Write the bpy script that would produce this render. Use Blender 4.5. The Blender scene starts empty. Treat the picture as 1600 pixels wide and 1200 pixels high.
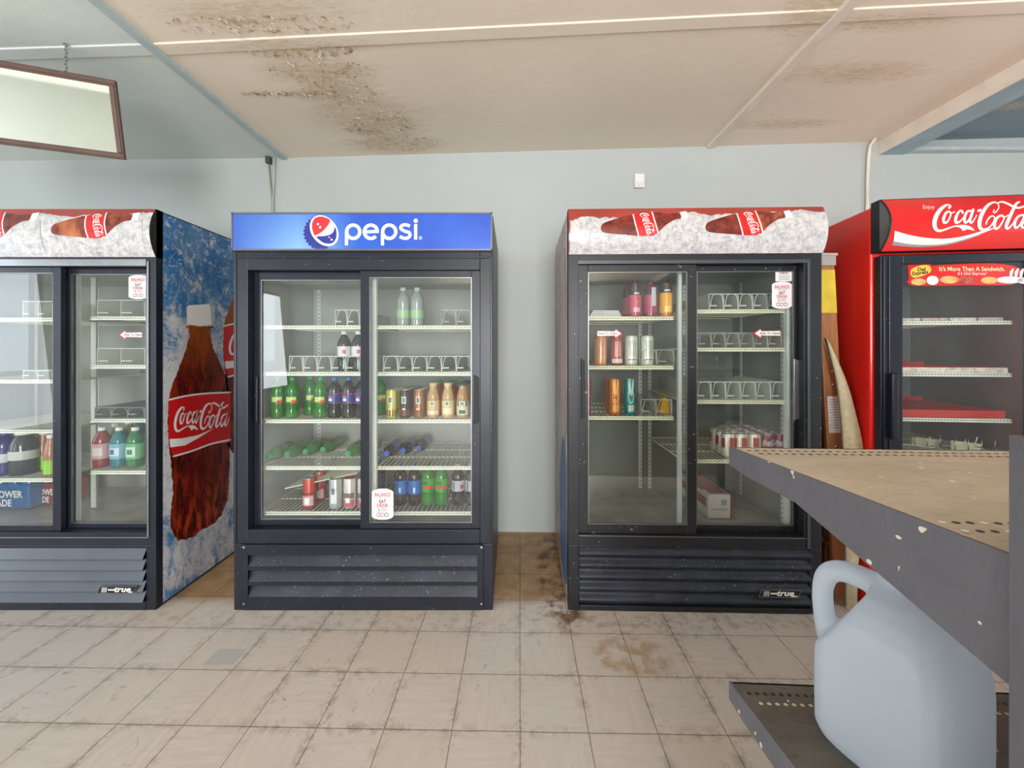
import bpy, bmesh, math, random
from mathutils import Vector, Matrix, noise as mnoise
from mathutils.geometry import tessellate_polygon
random.seed(7)
S = bpy.context.scene
COL = S.collection
PI = math.pi
R = math.radians
# ------------------------------------------------------------------ camera, world, light, exposure
FPX, CX, HY, CAMZ = 611.0, 800.0, 546.0, 1.276      # focal length in px (1600 wide), principal x, horizon y, eye height
cam = bpy.data.objects.new('camera', bpy.data.cameras.new('camera'))
COL.objects.link(cam)
cam.location = (0, 0, CAMZ); cam.rotation_euler = (PI/2, 0, 0)
cam.data.sensor_width = 36; cam.data.lens = 36*FPX/1600
cam.data.shift_y = -(600-HY)/1600
cam.data.clip_start = 0.02
S.camera = cam
w = bpy.data.worlds.new('sky'); S.world = w; w.use_nodes = True
bg = w.node_tree.nodes['Background']
bg.inputs[0].default_value = (0.72, 0.87, 1.0, 1); bg.inputs[1].default_value = 2.2
S.view_settings.view_transform = 'Standard'; S.view_settings.look = 'None'
S.view_settings.gamma = 1; S.view_settings.use_curve_mapping = False
S.view_settings.exposure = 0.0
def area_light(name, loc, rot, sx, sy, power, col, portal=False):
    l = bpy.data.lights.new(name, 'AREA'); l.shape = 'RECTANGLE'; l.size = sx; l.size_y = sy
    l.energy = power; l.color = col
    if portal: l.cycles.is_portal = True
    o = bpy.data.objects.new(name, l); COL.objects.link(o); o.location = loc; o.rotation_euler = rot
    return o
RX0, RX1, RY0 = -4.7, 5.2, -4.3
# daylight through the left-wall shop windows, plus added fill from rear and right
area_light('added_fill_rear', (0.2, RY0+0.05, 1.35), (R(104), 0, 0), 1.85, 2.2, 285, (0.98, 0.99, 1.0))  # unseen source added to light the wall between the coolers from the front
area_light('daylight_left', (RX0+0.06, 0.85, 1.45), (R(97), 0, R(-90)), 1.7, 1.8, 30, (0.84, 0.93, 1.0))
area_light('daylight_left_rear', (RX0+0.06, -2.9, 1.45), (R(95), 0, R(-90)), 2.2, 1.8, 85, (0.9, 0.96, 1.0))
area_light('added_fill_right', (RX1-0.06, -0.3, 1.45), (R(97), 0, R(90)), 1.3, 1.8, 48, (0.98, 0.98, 0.97))  # unseen source added to soften the hanging mirror's shadow
# ------------------------------------------------------------------ materials
def lin(c):
    return tuple(((v/255)/12.92 if v/255 <= 0.04045 else ((v/255+0.055)/1.055)**2.4) for v in c)+(1,)
class NT:
    def __init__(s, name):
        s.m = bpy.data.materials.new(name); s.m.use_nodes = True
        s.t = s.m.node_tree; s.n = s.t.nodes; s.l = s.t.links
        s.b = s.n['Principled BSDF']; s.out = s.n['Material Output']; s._c = None
    def node(s, typ, ins=None, **kw):
        nd = s.n.new(typ)
        for k, v in kw.items(): setattr(nd, k, v)
        for k, v in (ins or {}).items():
            if isinstance(v, bpy.types.NodeSocket): s.l.new(v, nd.inputs[k])
            else: nd.inputs[k].default_value = v
        return nd
    def coord(s):
        if s._c is None: s._c = s.n.new('ShaderNodeTexCoord').outputs['Object']
        return s._c
    def scaled(s, v, vec=None, loc=(0,0,0), rot=(0,0,0)):
        return s.node('ShaderNodeMapping', {0: vec or s.coord(), 'Location': loc, 'Rotation': rot, 'Scale': v}).outputs[0]
    def noise(s, scale, detail=4, rough=0.55, vec=None, dist=0):
        return s.node('ShaderNodeTexNoise', {'Vector': vec or s.coord(), 'Scale': scale, 'Detail': detail, 'Roughness': rough, 'Distortion': dist}).outputs[0]
    def ramp(s, fac, p0, p1, c0=(0,0,0,1), c1=(1,1,1,1)):
        r = s.node('ShaderNodeValToRGB', {0: fac}); e = r.color_ramp.elements
        e[0].position = p0; e[1].position = p1; e[0].color = c0; e[1].color = c1
        return r.outputs[0]
    def mix(s, fac, a, b, blend='MIX'):
        m = s.node('ShaderNodeMix', data_type='RGBA', blend_type=blend)
        for i, v in ((0, fac), (6, a), (7, b)):
            if isinstance(v, bpy.types.NodeSocket): s.l.new(v, m.inputs[i])
            else: m.inputs[i].default_value = v
        return m.outputs[2]
    def math(s, op, a, b=0.0, c=0.0, clamp=False):
        m = s.node('ShaderNodeMath', operation=op, use_clamp=clamp)
        for i, v in enumerate((a, b, c)):
            if isinstance(v, bpy.types.NodeSocket): s.l.new(v, m.inputs[i])
            else: m.inputs[i].default_value = v
        return m.outputs[0]
    def bump(s, h, strength=0.3, dist=0.01):
        b = s.node('ShaderNodeBump', {'Strength': strength, 'Distance': dist, 'Height': h})
        s.l.new(b.outputs[0], s.b.inputs['Normal'])
    def color(s, c):
        if isinstance(c, bpy.types.NodeSocket): s.l.new(c, s.b.inputs['Base Color'])
        else: s.b.inputs['Base Color'].default_value = c
    def ellipse(s, cx, cy, rx, ry, vec=None, edge=0.6):
        """1 inside, 0 outside a soft ellipse in the object XY plane"""
        sep = s.node('ShaderNodeSeparateXYZ', {0: vec or s.coord()})
        dx = s.math('DIVIDE', s.math('SUBTRACT', sep.outputs[0], cx), rx)
        dy = s.math('DIVIDE', s.math('SUBTRACT', sep.outputs[1], cy), ry)
        d = s.math('ADD', s.math('MULTIPLY', dx, dx), s.math('MULTIPLY', dy, dy))
        return s.math('SUBTRACT', 1.0, s.math('DIVIDE', d, 1.0+edge), clamp=True)
def mat(name, rgb, rough=0.5, metal=0, var=0.06, nscale=8, speck=0, speckc=(200,200,200), sscale=60, spec=0.5, bump=0, coat=0):
    t = NT(name); c = lin(rgb)
    n = t.noise(nscale, 5)
    dark = tuple(v*(1-var*2) for v in c[:3])+(1,); lite = tuple(min(1, v*(1+var*2)) for v in c[:3])+(1,)
    col = t.mix(t.ramp(n, 0.3, 0.7), dark, lite)
    if speck:
        sn = t.noise(sscale, 2, 0.5); big = t.noise(3.1, 3)
        k = t.math('MULTIPLY', t.ramp(sn, 0.74-speck*0.1, 0.78-speck*0.1), t.ramp(big, 0.42, 0.62))
        col = t.mix(k, col, lin(speckc))
    t.color(col)
    t.b.inputs['Roughness'].default_value = rough; t.b.inputs['Metallic'].default_value = metal
    t.b.inputs['Specular IOR Level'].default_value = spec
    t.b.inputs['Coat Weight'].default_value = coat
    if bump: t.bump(t.noise(nscale*6, 3), bump, 0.004)
    return t.m
def flat(name, rgb, rough=0.45, coat=0, metal=0):
    return mat(name, rgb, rough, metal, var=0.02, nscale=5, coat=coat)
def glass_mat(name, ior=1.5, tint=(0.93, 0.955, 0.94), rough=0.01, haze=0.0):
    t = NT(name); t.n.remove(t.b)
    fr = t.node('ShaderNodeFresnel', {'IOR': ior})
    tr = t.node('ShaderNodeBsdfTransparent', {0: tint+(1,)})
    gl = t.node('ShaderNodeBsdfGlossy', {0: (1,1,1,1), 'Roughness': rough})
    bf = t.node('ShaderNodeNewGeometry').outputs['Backfacing']
    fc = t.math('MULTIPLY', fr.outputs[0], t.math('SUBTRACT', 1.0, bf))
    mx = t.node('ShaderNodeMixShader', {0: fc, 1: tr.outputs[0], 2: gl.outputs[0]})
    o = mx.outputs[0]
    if haze:
        df = t.node('ShaderNodeBsdfDiffuse', {0: (0.8,0.8,0.78,1)})
        k = t.math('MULTIPLY', t.ramp(t.noise(3.5, 4, vec=t.scaled((1,1,0.5))), 0.3, 0.75), haze)
        o = t.node('ShaderNodeMixShader', {0: k, 1: o, 2: df.outputs[0]}).outputs[0]
    t.l.new(o, t.out.inputs[0])
    return t.m
def plastic_clear(name, rgb, alpha=0.5, rough=0.25):
    t = NT(name); t.color(lin(rgb)); t.b.inputs['Roughness'].default_value = rough
    t.b.inputs['Alpha'].default_value = alpha
    return t.m
def liquid(name, rgb, rough=0.08):
    t = NT(name); t.color(lin(rgb)); t.b.inputs['Roughness'].default_value = rough; t.b.inputs['Coat Weight'].default_value = 0.5
    tl = t.node('ShaderNodeBsdfTranslucent', {0: lin(rgb)})
    mx = t.node('ShaderNodeMixShader', {0: 0.25, 1: t.b.outputs[0], 2: tl.outputs[0]})
    t.l.new(mx.outputs[0], t.out.inputs[0])
    return t.m
M = {}
def wall_mat():
    t = NT('wall_paint'); c = lin((187, 192, 190))
    n = t.noise(1.2, 5); n2 = t.noise(30, 3, vec=t.scaled((1, 1, 0.25)))
    col = t.mix(t.ramp(n, 0.3, 0.75), lin((181, 187, 184)), c)
    col = t.mix(t.math('MULTIPLY', t.ramp(n2, 0.55, 0.8), 0.10), col, lin((170, 176, 168)))
    t.color(col); t.b.inputs['Roughness'].default_value = 0.55; t.bump(n2, 0.12, 0.004)
    return t.m
M['wall'] = wall_mat()
def floor_mat():
    t = NT('vinyl_tile')
    ang = R(1.1); ox, oy = 0.045, 2.22; T = 0.2286
    # tile space
    mp = t.node('ShaderNodeVectorMath', {0: t.coord(), 1: (ox, oy, 0)}, operation='SUBTRACT').outputs[0]
    rt = t.node('ShaderNodeMapping', {0: mp, 'Rotation': (0, 0, ang), 'Scale': (1/T, 1/T, 0)}).outputs[0]
    sep = t.node('ShaderNodeSeparateXYZ', {0: rt})
    wob = t.math('MULTIPLY', t.math('SUBTRACT', t.noise(9, 3), 0.5), 0.02)
    def edge(s):
        f = t.math('FRACT', t.math('ADD', s, wob))
        return t.math('MINIMUM', f, t.math('SUBTRACT', 1.0, f))
    ex, ey = edge(sep.outputs[0]), edge(sep.outputs[1])
    e = t.math('MINIMUM', ex, ey)
    ix, iy = t.math('FLOOR', sep.outputs[0]), t.math('FLOOR', sep.outputs[1])
    cell = t.node('ShaderNodeCombineXYZ', {0: ix, 1: iy, 2: 0.0}).outputs[0]
    wn = t.node('ShaderNodeTexWhiteNoise', {0: cell}).outputs[0]
    par = t.math('MODULO', t.math('ABSOLUTE', t.math('ADD', ix, iy)), 2.0)
    s1 = t.noise(6, 5, 0.65, vec=t.scaled((1.2, 9, 1))); s2 = t.noise(6, 5, 0.65, vec=t.scaled((9, 1.2, 1)))
    sm = t.node('ShaderNodeMix', data_type='FLOAT', ins={0: par, 2: s1, 3: s2}).outputs[0]
    base = t.mix(t.ramp(sm, 0.3, 0.72), lin((198, 184, 173)), lin((211, 201, 192)))
    base = t.mix(t.math('MULTIPLY', t.ramp(wn, 0.55, 1.0), 0.45), base, lin((203, 183, 162)))
    base = t.mix(t.math('MULTIPLY', t.ramp(t.noise(1.1, 4), 0.40, 0.62), 0.5), base, lin((196, 190, 186)))
    # dark streak marks of the vinyl
    dk = t.math('MULTIPLY', t.ramp(sm, 0.63, 0.68), t.ramp(t.noise(1.7, 3), 0.42, 0.58))
    base = t.mix(t.math('MULTIPLY', dk, 0.55), base, lin((150, 128, 108)))
    scf = t.ramp(t.noise(16, 6, 0.75, dist=1.2), 0.60, 0.66)
    base = t.mix(t.math('MULTIPLY', t.math('MULTIPLY', scf, t.ramp(t.noise(2.3, 3), 0.44, 0.58)), 0.75), base, lin((140, 126, 112)))
    # grout dirt
    dn = t.noise(26, 5, 0.7, dist=0.8)
    near = t.ramp(e, 0.0, 0.15, (1,1,1,1), (0,0,0,1))
    d1 = t.math('MULTIPLY', t.math('MULTIPLY', near, t.ramp(dn, 0.47, 0.58)), t.ramp(t.noise(1.9, 3), 0.38, 0.56))
    base = t.mix(t.math('MULTIPLY', d1, 0.65), base, lin((136, 122, 108)))
    line = t.ramp(e, 0.004, 0.011, (1,1,1,1), (0,0,0,1))
    base = t.mix(t.math('MULTIPLY', line, 0.72), base, lin((112, 90, 74)))
    # heavy dirt on the strip that leads back between the coolers
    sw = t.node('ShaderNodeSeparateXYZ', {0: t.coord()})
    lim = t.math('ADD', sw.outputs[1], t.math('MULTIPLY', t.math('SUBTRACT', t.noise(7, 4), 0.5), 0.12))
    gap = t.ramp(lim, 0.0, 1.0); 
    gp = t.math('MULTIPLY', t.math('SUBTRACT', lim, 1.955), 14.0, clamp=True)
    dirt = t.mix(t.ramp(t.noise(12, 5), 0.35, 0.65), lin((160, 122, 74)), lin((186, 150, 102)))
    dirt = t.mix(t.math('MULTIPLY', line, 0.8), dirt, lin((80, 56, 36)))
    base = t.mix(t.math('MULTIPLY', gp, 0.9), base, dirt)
    # rust ring by the third cooler, grime along its corner, grey repair mark on the left
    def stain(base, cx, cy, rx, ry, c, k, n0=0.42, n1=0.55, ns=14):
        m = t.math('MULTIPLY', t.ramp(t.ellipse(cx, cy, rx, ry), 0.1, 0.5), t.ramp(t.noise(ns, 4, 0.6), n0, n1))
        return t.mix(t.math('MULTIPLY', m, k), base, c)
    base = stain(base, 0.50, 1.63, 0.15, 0.10, lin((172, 142, 108)), 0.75, 0.40, 0.56, 15)
    base = stain(base, 0.27, 2.25, 0.12, 0.45, lin((96, 58, 26)), 0.9, 0.45, 0.6, 11)
    base = stain(base, 0.24, 1.90, 0.12, 0.05, lin((120, 98, 74)), 0.7, 0.47, 0.62, 26)
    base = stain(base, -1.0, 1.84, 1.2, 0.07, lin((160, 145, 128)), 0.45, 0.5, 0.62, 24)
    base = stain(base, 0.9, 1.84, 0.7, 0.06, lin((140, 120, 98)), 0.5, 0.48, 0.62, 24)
    px_ = t.math('ABSOLUTE', t.math('SUBTRACT', t.math('ADD', sw.outputs[0], wob), -1.19)); py_ = t.math('ABSOLUTE', t.math('SUBTRACT', t.math('ADD', sw.outputs[1], wob), 1.625))
    pm = t.math('MULTIPLY', t.math('LESS_THAN', px_, 0.062), t.math('LESS_THAN', py_, 0.042))
    base = t.mix(t.math('MULTIPLY', pm, 0.8), base, lin((172, 174, 172)))
    t.color(base)
    t.b.inputs['Roughness'].default_value = 0.38
    rr = t.ramp(t.noise(5, 4), 0.3, 0.7, (0.28,)*3+(1,), (0.5,)*3+(1,)); t.l.new(rr, t.b.inputs['Roughness'])
    t.bump(t.math('SUBTRACT', t.math('MULTIPLY', dn, 0.15), line), 0.25, 0.004)
    return t.m
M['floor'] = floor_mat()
def ceil_mat(name, a, b, stains):
    t = NT(name)
    base = t.mix(t.ramp(t.noise(1.5, 5), 0.3, 0.7), lin(a), lin(b))
    sv = t.scaled((5, 22, 1)); sn = t.noise(1.0, 6, 0.7, vec=sv); fn = t.noise(3.2, 6, 0.8, vec=sv, dist=1.0)
    hgt = t.noise(20, 3)
    m = None
    for cx, cy, rx, ry in stains:
        e = t.ellipse(cx, cy, rx, ry, edge=0.9)
        m = e if m is None else t.math('MAXIMUM', m, e)
    if m is not None:
        # faint halo, then torn patches: thin dark cracks, tan bare board, pale curled paint
        k = t.math('ADD', m, t.math('MULTIPLY', t.math('SUBTRACT', sn, 0.5), 1.6))
        halo = t.ramp(k, 0.30, 0.85)
        base = t.mix(t.math('MULTIPLY', halo, 0.15), base, lin((200, 172, 138)))
        bare = t.ramp(t.math('ADD', t.math('MULTIPLY', m, 0.6), t.math('MULTIPLY', t.math('SUBTRACT', fn, 0.5), 2.6)), 0.50, 0.62)
        base = t.mix(t.math('MULTIPLY', bare, 0.45), base, lin((196, 170, 126)))
        cr = t.noise(9, 8, 0.9, vec=t.scaled((4, 13, 1)), dist=1.5)
        gate = t.math('MULTIPLY', t.ramp(k, 0.35, 0.6), 1.0)
        crk = t.math('MULTIPLY', t.ramp(cr, 0.57, 0.62), gate)
        base = t.mix(t.math('MULTIPLY', crk, 0.55), base, lin((150, 118, 80)))
        lt = t.math('MULTIPLY', t.ramp(t.noise(11, 8, 0.9, vec=t.scaled((4, 12, 1), loc=(3,3,0)), dist=1.2), 0.55, 0.6), gate)
        base = t.mix(t.math('MULTIPLY', lt, 0.75), base, lin((236, 224, 208)))
        hgt = t.math('SUBTRACT', hgt, t.math('MULTIPLY', t.math('MAXIMUM', bare, crk), 1.6))
    t.color(base); t.b.inputs['Roughness'].default_value = 0.7
    t.bump(hgt, 0.25, 0.006)
    return t.m
ST_L = [(-0.95, 1.93, 0.32, 0.10), (-0.92, 2.08, 0.26, 0.12), (-0.84, 2.32, 0.36, 0.24), (-0.80, 2.62, 0.42, 0.12), (-1.05, 1.76, 0.50, 0.05), (-1.05, 1.58, 0.42, 0.07), (-0.55, 1.50, 0.2, 0.04)]
ST_R = [(1.62, 1.68, 0.30, 0.06), (1.75, 2.0, 0.38, 0.09), (1.25, 1.62, 0.16, 0.16), (1.7, 2.45, 0.35, 0.06)]
M['ceil_beige'] = ceil_mat('ceiling_beige', (236, 221, 202), (242, 228, 210), ST_L+ST_R)
M['ceil_grey'] = ceil_mat('ceiling_grey', (214, 220, 214), (220, 226, 220), [])
M['ceil_slate'] = ceil_mat('ceiling_slate', (120, 138, 148), (132, 150, 160), [(2.95, 2.3, 0.12, 0.05)])
M['cream_trim'] = mat('cream_trim', (232, 220, 204), 0.6, var=0.04, bump=0.2)
M['grey_trim'] = mat('grey_trim', (178, 192, 192), 0.55, var=0.05, speck=0.3, speckc=(230,225,215))
M['beam_blue'] = mat('beam_blue', (150, 172, 182), 0.5, var=0.06)
M['black'] = mat('black_enamel', (27, 31, 42), 0.34, var=0.12, nscale=5, speck=0.25, speckc=(150,152,158), sscale=70, spec=0.4)
M['black2'] = mat('worn_black_enamel', (22, 23, 27), 0.42, var=0.2, nscale=6, speck=0.55, speckc=(150,150,150), sscale=55, spec=0.5)
M['grille_dusty'] = mat('dusty_grille', (34, 39, 50), 0.45, var=0.3, nscale=7, speck=0.8, speckc=(120,126,136), sscale=90)
M['grille1'] = mat('grille_enamel', (62, 66, 78), 0.34, var=0.08, nscale=4, spec=0.7)
M['rubber'] = flat('rubber_gasket', (20, 20, 22), 0.6)
M['alu'] = mat('aluminium', (150, 150, 152), 0.32, 0.85, var=0.06)
M['steel'] = mat('bright_steel', (205, 205, 205), 0.22, 1.0, var=0.05)
M['liner'] = mat('cooler_liner', (214, 220, 214), 0.42, var=0.03, nscale=3)
M['liner_dim'] = mat('shaded_liner', (116, 121, 113), 0.42, var=0.05, nscale=3)  # dim interior of the third cooler put into the liner colour
M['liner_grey'] = mat('half_shaded_liner', (166, 169, 163), 0.42, var=0.04, nscale=3)  # pale liner darkened a little to stand for interior shade
M['liner_dark'] = mat('shaded_dark_liner', (112, 113, 116), 0.42, var=0.05, nscale=3)  # interior shade of the red cooler put into the colour
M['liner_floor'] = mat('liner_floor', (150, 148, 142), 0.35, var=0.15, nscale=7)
M['wire'] = mat('white_coated_wire', (232, 232, 218), 0.4, var=0.03)
M['wire_yellow'] = mat('yellowed_wire', (228, 226, 196), 0.4, var=0.05)
M['slot'] = flat('dark_slot', (70, 72, 70), 0.8)
M['divider'] = plastic_clear('frosted_divider', (222, 226, 218), 0.72, 0.3)
M['clear'] = plastic_clear('clear_divider', (225, 228, 215), 0.3, 0.12)
M['glass'] = glass_mat('door_glass', 1.75, haze=0.03, tint=(0.97,0.985,0.975))
M['white'] = flat('white_print', (236, 234, 230), 0.45)
M['red'] = flat('red_print', (206, 24, 28), 0.3, coat=0.3)
M['sign_red'] = mat('sign_red', (214, 28, 26), 0.28, var=0.04, nscale=3, coat=0.3)
M['cab_red'] = mat('cabinet_red', (232, 38, 28), 0.32, var=0.03, nscale=2, coat=0.2)
M['pinkred'] = flat('sticker_red', (214, 60, 84), 0.5)
M['ink'] = flat('black_ink', (30, 30, 34), 0.5)
M['greyink'] = flat('grey_ink', (150, 150, 152), 0.5)
M['sticker'] = flat('white_sticker', (228, 222, 222), 0.45)
M['yellow'] = mat('yellow_label', (226, 200, 70), 0.5, var=0.08)
def ice_mat():
    t = NT('printed_ice')
    v = t.node('ShaderNodeTexVoronoi', {'Vector': t.coord(), 'Scale': 55.0}, feature='DISTANCE_TO_EDGE').outputs[0]
    n = t.noise(38, 6, 0.8, dist=0.6); n2 = t.noise(9, 4)
    c = t.mix(t.ramp(n, 0.34, 0.58), lin((150, 150, 158)), lin((214, 210, 208)))
    k = t.math('MULTIPLY', t.ramp(n, 0.40, 0.33), t.ramp(n2, 0.42, 0.6))
    k = t.math('MULTIPLY', t.ramp(t.noise(44, 8, 0.85, dist=0.5), 0.57, 0.64), t.ramp(n2, 0.40, 0.55))
    c = t.mix(t.math('MULTIPLY', k, 0.8), c, lin((96, 94, 112)))
    t.color(c); t.b.inputs['Roughness'].default_value = 0.3; t.b.inputs['Coat Weight'].default_value = 0.3
    return t.m
M['ice'] = ice_mat()
M['hdr_red'] = mat('header_faded_red', (160, 62, 52), 0.28, var=0.14, nscale=3, coat=0.35)
def cola_mat(name, a, b, c3, scale=14):
    t = NT(name)
    n = t.noise(scale, 5, 0.6, dist=0.8)
    c = t.mix(t.ramp(n, 0.35, 0.62), lin(a), lin(b))
    k = t.ramp(t.noise(scale*0.4, 3, vec=t.scaled((1,1.6,0.5))), 0.56, 0.70)
    c = t.mix(k, c, lin(c3))
    t.color(c); t.b.inputs['Roughness'].default_value = 0.25; t.b.inputs['Coat Weight'].default_value = 0.25
    return t.m
def cola_big():
    t = NT('printed_cola_bottle')
    sep = t.node('ShaderNodeSeparateXYZ', {0: t.coord()})
    st = t.noise(5, 8, 0.7, vec=t.scaled((1, 4.5, 1.0)), dist=0.7)
    c = t.mix(t.ramp(st, 0.36, 0.6), lin((38, 8, 8)), lin((104, 18, 12)))
    nk = t.math('MULTIPLY', t.math('SUBTRACT', sep.outputs[2], 1.12), 3.2, clamp=True)
    bt = t.math('MULTIPLY', t.math('SUBTRACT', 0.52, sep.outputs[2]), 5.0, clamp=True)
    am = t.ramp(t.noise(7, 6, 0.65, vec=t.scaled((1, 3.2, 0.8), loc=(1,2,3)), dist=0.8), 0.47, 0.60)
    c = t.mix(t.math('MULTIPLY', am, 0.75), c, lin((150, 44, 14)))
    c = t.mix(t.math('MULTIPLY', nk, 0.75), c, lin((160, 84, 26)))
    c = t.mix(t.math('MULTIPLY', t.math('MULTIPLY', bt, am), 0.8), c, lin((190, 70, 30)))
    g = t.noise(34, 10, 0.85, dist=1.0)
    c = t.mix(t.math('MULTIPLY', t.ramp(g, 0.57, 0.64), 0.7), c, lin((28, 8, 10)))
    g2 = t.noise(60, 4, 0.7, vec=t.scaled((1,1,1), loc=(4,4,1)))
    c = t.mix(t.math('MULTIPLY', t.ramp(g2, 0.66, 0.70), 0.55), c, lin((214, 176, 160)))
    t.color(c); t.b.inputs['Roughness'].default_value = 0.25; t.b.inputs['Coat Weight'].default_value = 0.25
    return t.m
M['cola'] = cola_big()
M['cola_hdr'] = cola_mat('printed_cola_small', (80, 26, 24), (140, 50, 38), (196, 110, 62), 20)
M['amber'] = cola_mat('printed_amber', (150, 70, 20), (120, 48, 18), (200, 120, 40), 30)
def wrap_mat():
    t = NT('printed_water_and_ice')
    sep = t.node('ShaderNodeSeparateXYZ', {0: t.coord()})
    n = t.noise(4.2, 12, 0.78, vec=t.scaled((1, 1.5, 1.0)), dist=0.5)
    up = t.math('MULTIPLY', t.math('SUBTRACT', sep.outputs[2], 1.25), 0.30)
    lo = t.math('MULTIPLY', t.math('SUBTRACT', 0.30, sep.outputs[2]), 0.22)
    bias = t.math('MAXIMUM', t.math('MAXIMUM', up, lo), -0.07)
    k = t.math('ADD', n, bias)
    r = t.node('ShaderNodeValToRGB', {0: k}); cr = r.color_ramp
    cr.elements[0].position = 0.44; cr.elements[0].color = lin((206, 206, 208))
    cr.elements[1].position = 0.70; cr.elements[1].color = lin((16, 100, 162))
    e = cr.elements.new(0.52); e.color = lin((170, 176, 190))
    e = cr.elements.new(0.58); e.color = lin((74, 128, 172))
    c = r.outputs[0]
    g = t.noise(24, 12, 0.85, dist=0.9)
    c = t.mix(t.math('MULTIPLY', t.ramp(g, 0.53, 0.60), 0.62), c, lin((66, 72, 92)))
    g2 = t.noise(20, 12, 0.85, dist=1.1, vec=t.scaled((1,1,1), loc=(5,2,1)))
    c = t.mix(t.math('MULTIPLY', t.ramp(g2, 0.53, 0.60), 0.75), c, lin((226, 226, 228)))
    t.color(c); t.b.inputs['Roughness'].default_value = 0.3; t.b.inputs['Coat Weight'].default_value = 0.2
    return t.m
M['wrap'] = wrap_mat()
def wrap2_mat():
    t = NT('faded_side_wrap')
    sep = t.node('ShaderNodeSeparateXYZ', {0: t.coord()})
    n = t.noise(5, 8, 0.7, dist=1.2)
    r = t.node('ShaderNodeValToRGB', {0: n}); cr = r.color_ramp
    cr.elements[0].position = 0.3; cr.elements[0].color = lin((214, 208, 200))
    cr.elements[1].position = 0.72; cr.elements[1].color = lin((120, 80, 56))
    e = cr.elements.new(0.5); e.color = lin((176, 160, 146))
    t.color(r.outputs[0]); t.b.inputs['Roughness'].default_value = 0.35
    return t.m
M['wrap2'] = wrap2_mat()
def pepsi_blue():
    t = NT('blue_sign_print')
    sep = t.node('ShaderNodeSeparateXYZ', {0: t.coord()})
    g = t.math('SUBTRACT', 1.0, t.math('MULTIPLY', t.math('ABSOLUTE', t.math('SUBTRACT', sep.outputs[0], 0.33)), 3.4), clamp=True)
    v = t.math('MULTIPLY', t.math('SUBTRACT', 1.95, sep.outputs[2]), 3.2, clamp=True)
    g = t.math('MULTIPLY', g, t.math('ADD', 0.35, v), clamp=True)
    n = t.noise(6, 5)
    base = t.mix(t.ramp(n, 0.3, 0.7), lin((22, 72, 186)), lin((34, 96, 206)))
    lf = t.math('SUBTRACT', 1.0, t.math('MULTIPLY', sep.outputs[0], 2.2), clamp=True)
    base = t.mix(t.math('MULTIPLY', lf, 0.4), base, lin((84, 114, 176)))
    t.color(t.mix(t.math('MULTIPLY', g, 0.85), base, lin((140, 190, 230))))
    t.b.inputs['Roughness'].default_value = 0.25; t.b.inputs['Coat Weight'].default_value = 0.3
    return t.m
M['pblue'] = pepsi_blue()
M['navy'] = flat('navy_print', (38, 48, 140), 0.3)
M['pred'] = flat('globe_red', (214, 44, 52), 0.3)
M['pwhite'] = flat('globe_white', (238, 238, 236), 0.3)
def shelf_mat(name, a, b, c, r=0.55):
    t = NT(name)
    n = t.noise(7, 6, 0.65, vec=t.scaled((1, 2.2, 1)), dist=0.6)
    col = t.mix(t.ramp(n, 0.35, 0.65), lin(a), lin(b))
    n2 = t.noise(48, 5, 0.75, vec=t.scaled((1, 2.5, 1)))
    col = t.mix(t.math('MULTIPLY', t.ramp(n2, 0.55, 0.68), 0.5), col, lin(c))
    chips = t.math('MULTIPLY', t.ramp(t.noise(55, 1, 0.4, vec=t.scaled((1,1,1), loc=(7,3,2))), 0.735, 0.745), 0.8)
    col = t.mix(chips, col, lin((226, 214, 196)))
    t.color(col); t.b.inputs['Roughness'].default_value = r; t.bump(n2, 0.12, 0.002)
    return t.m
M['dusty_tan'] = shelf_mat('dusty_tan_shelf', (192, 182, 162), (176, 164, 143), (140, 126, 104), 0.5)
M['grey_brown'] = shelf_mat('grimy_grey_shelf', (104, 100, 90), (86, 80, 72), (54, 48, 42), 0.38)
M['grey_steel'] = shelf_mat('painted_grey_steel', (96, 94, 98), (89, 87, 91), (79, 78, 81), 0.5)
def wood_mat():
    t = NT('ladder_wood')
    n = t.noise(9, 6, 0.65, vec=t.scaled((6, 6, 0.5)), dist=1.5)
    t.color(t.mix(t.ramp(n, 0.35, 0.65), lin((150, 98, 62)), lin((182, 126, 84))))
    t.b.inputs['Roughness'].default_value = 0.5; t.bump(n, 0.2, 0.002)
    return t.m
M['wood'] = wood_mat()
M['foam'] = mat('beige_foam_board', (206, 192, 160), 0.8, var=0.07, nscale=40)
M['frame_brown'] = mat('brown_mirror_frame', (92, 66, 56), 0.45, var=0.08, nscale=12)
def jug_mat():
    t = NT('milky_jug_plastic')
    t.color(lin((236, 243, 251))); t.b.inputs['Roughness'].default_value = 0.3
    t.b.inputs['Subsurface Weight'].default_value = 0.0
    t.bump(t.noise(14, 3), 0.06, 0.01)
    tl = t.node('ShaderNodeBsdfTranslucent', {0: lin((240, 246, 253))})
    mx = t.node('ShaderNodeMixShader', {0: 0.6, 1: t.b.outputs[0], 2: tl.outputs[0]})
    t.l.new(mx.outputs[0], t.out.inputs[0])
    return t.m
M['jug'] = jug_mat()
t_ = NT('mirror_glass'); t_.color((0.93, 0.89, 0.79, 1)); t_.b.inputs['Metallic'].default_value = 1; t_.b.inputs['Roughness'].default_value = 0.03
M['mirror'] = t_.m
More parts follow.
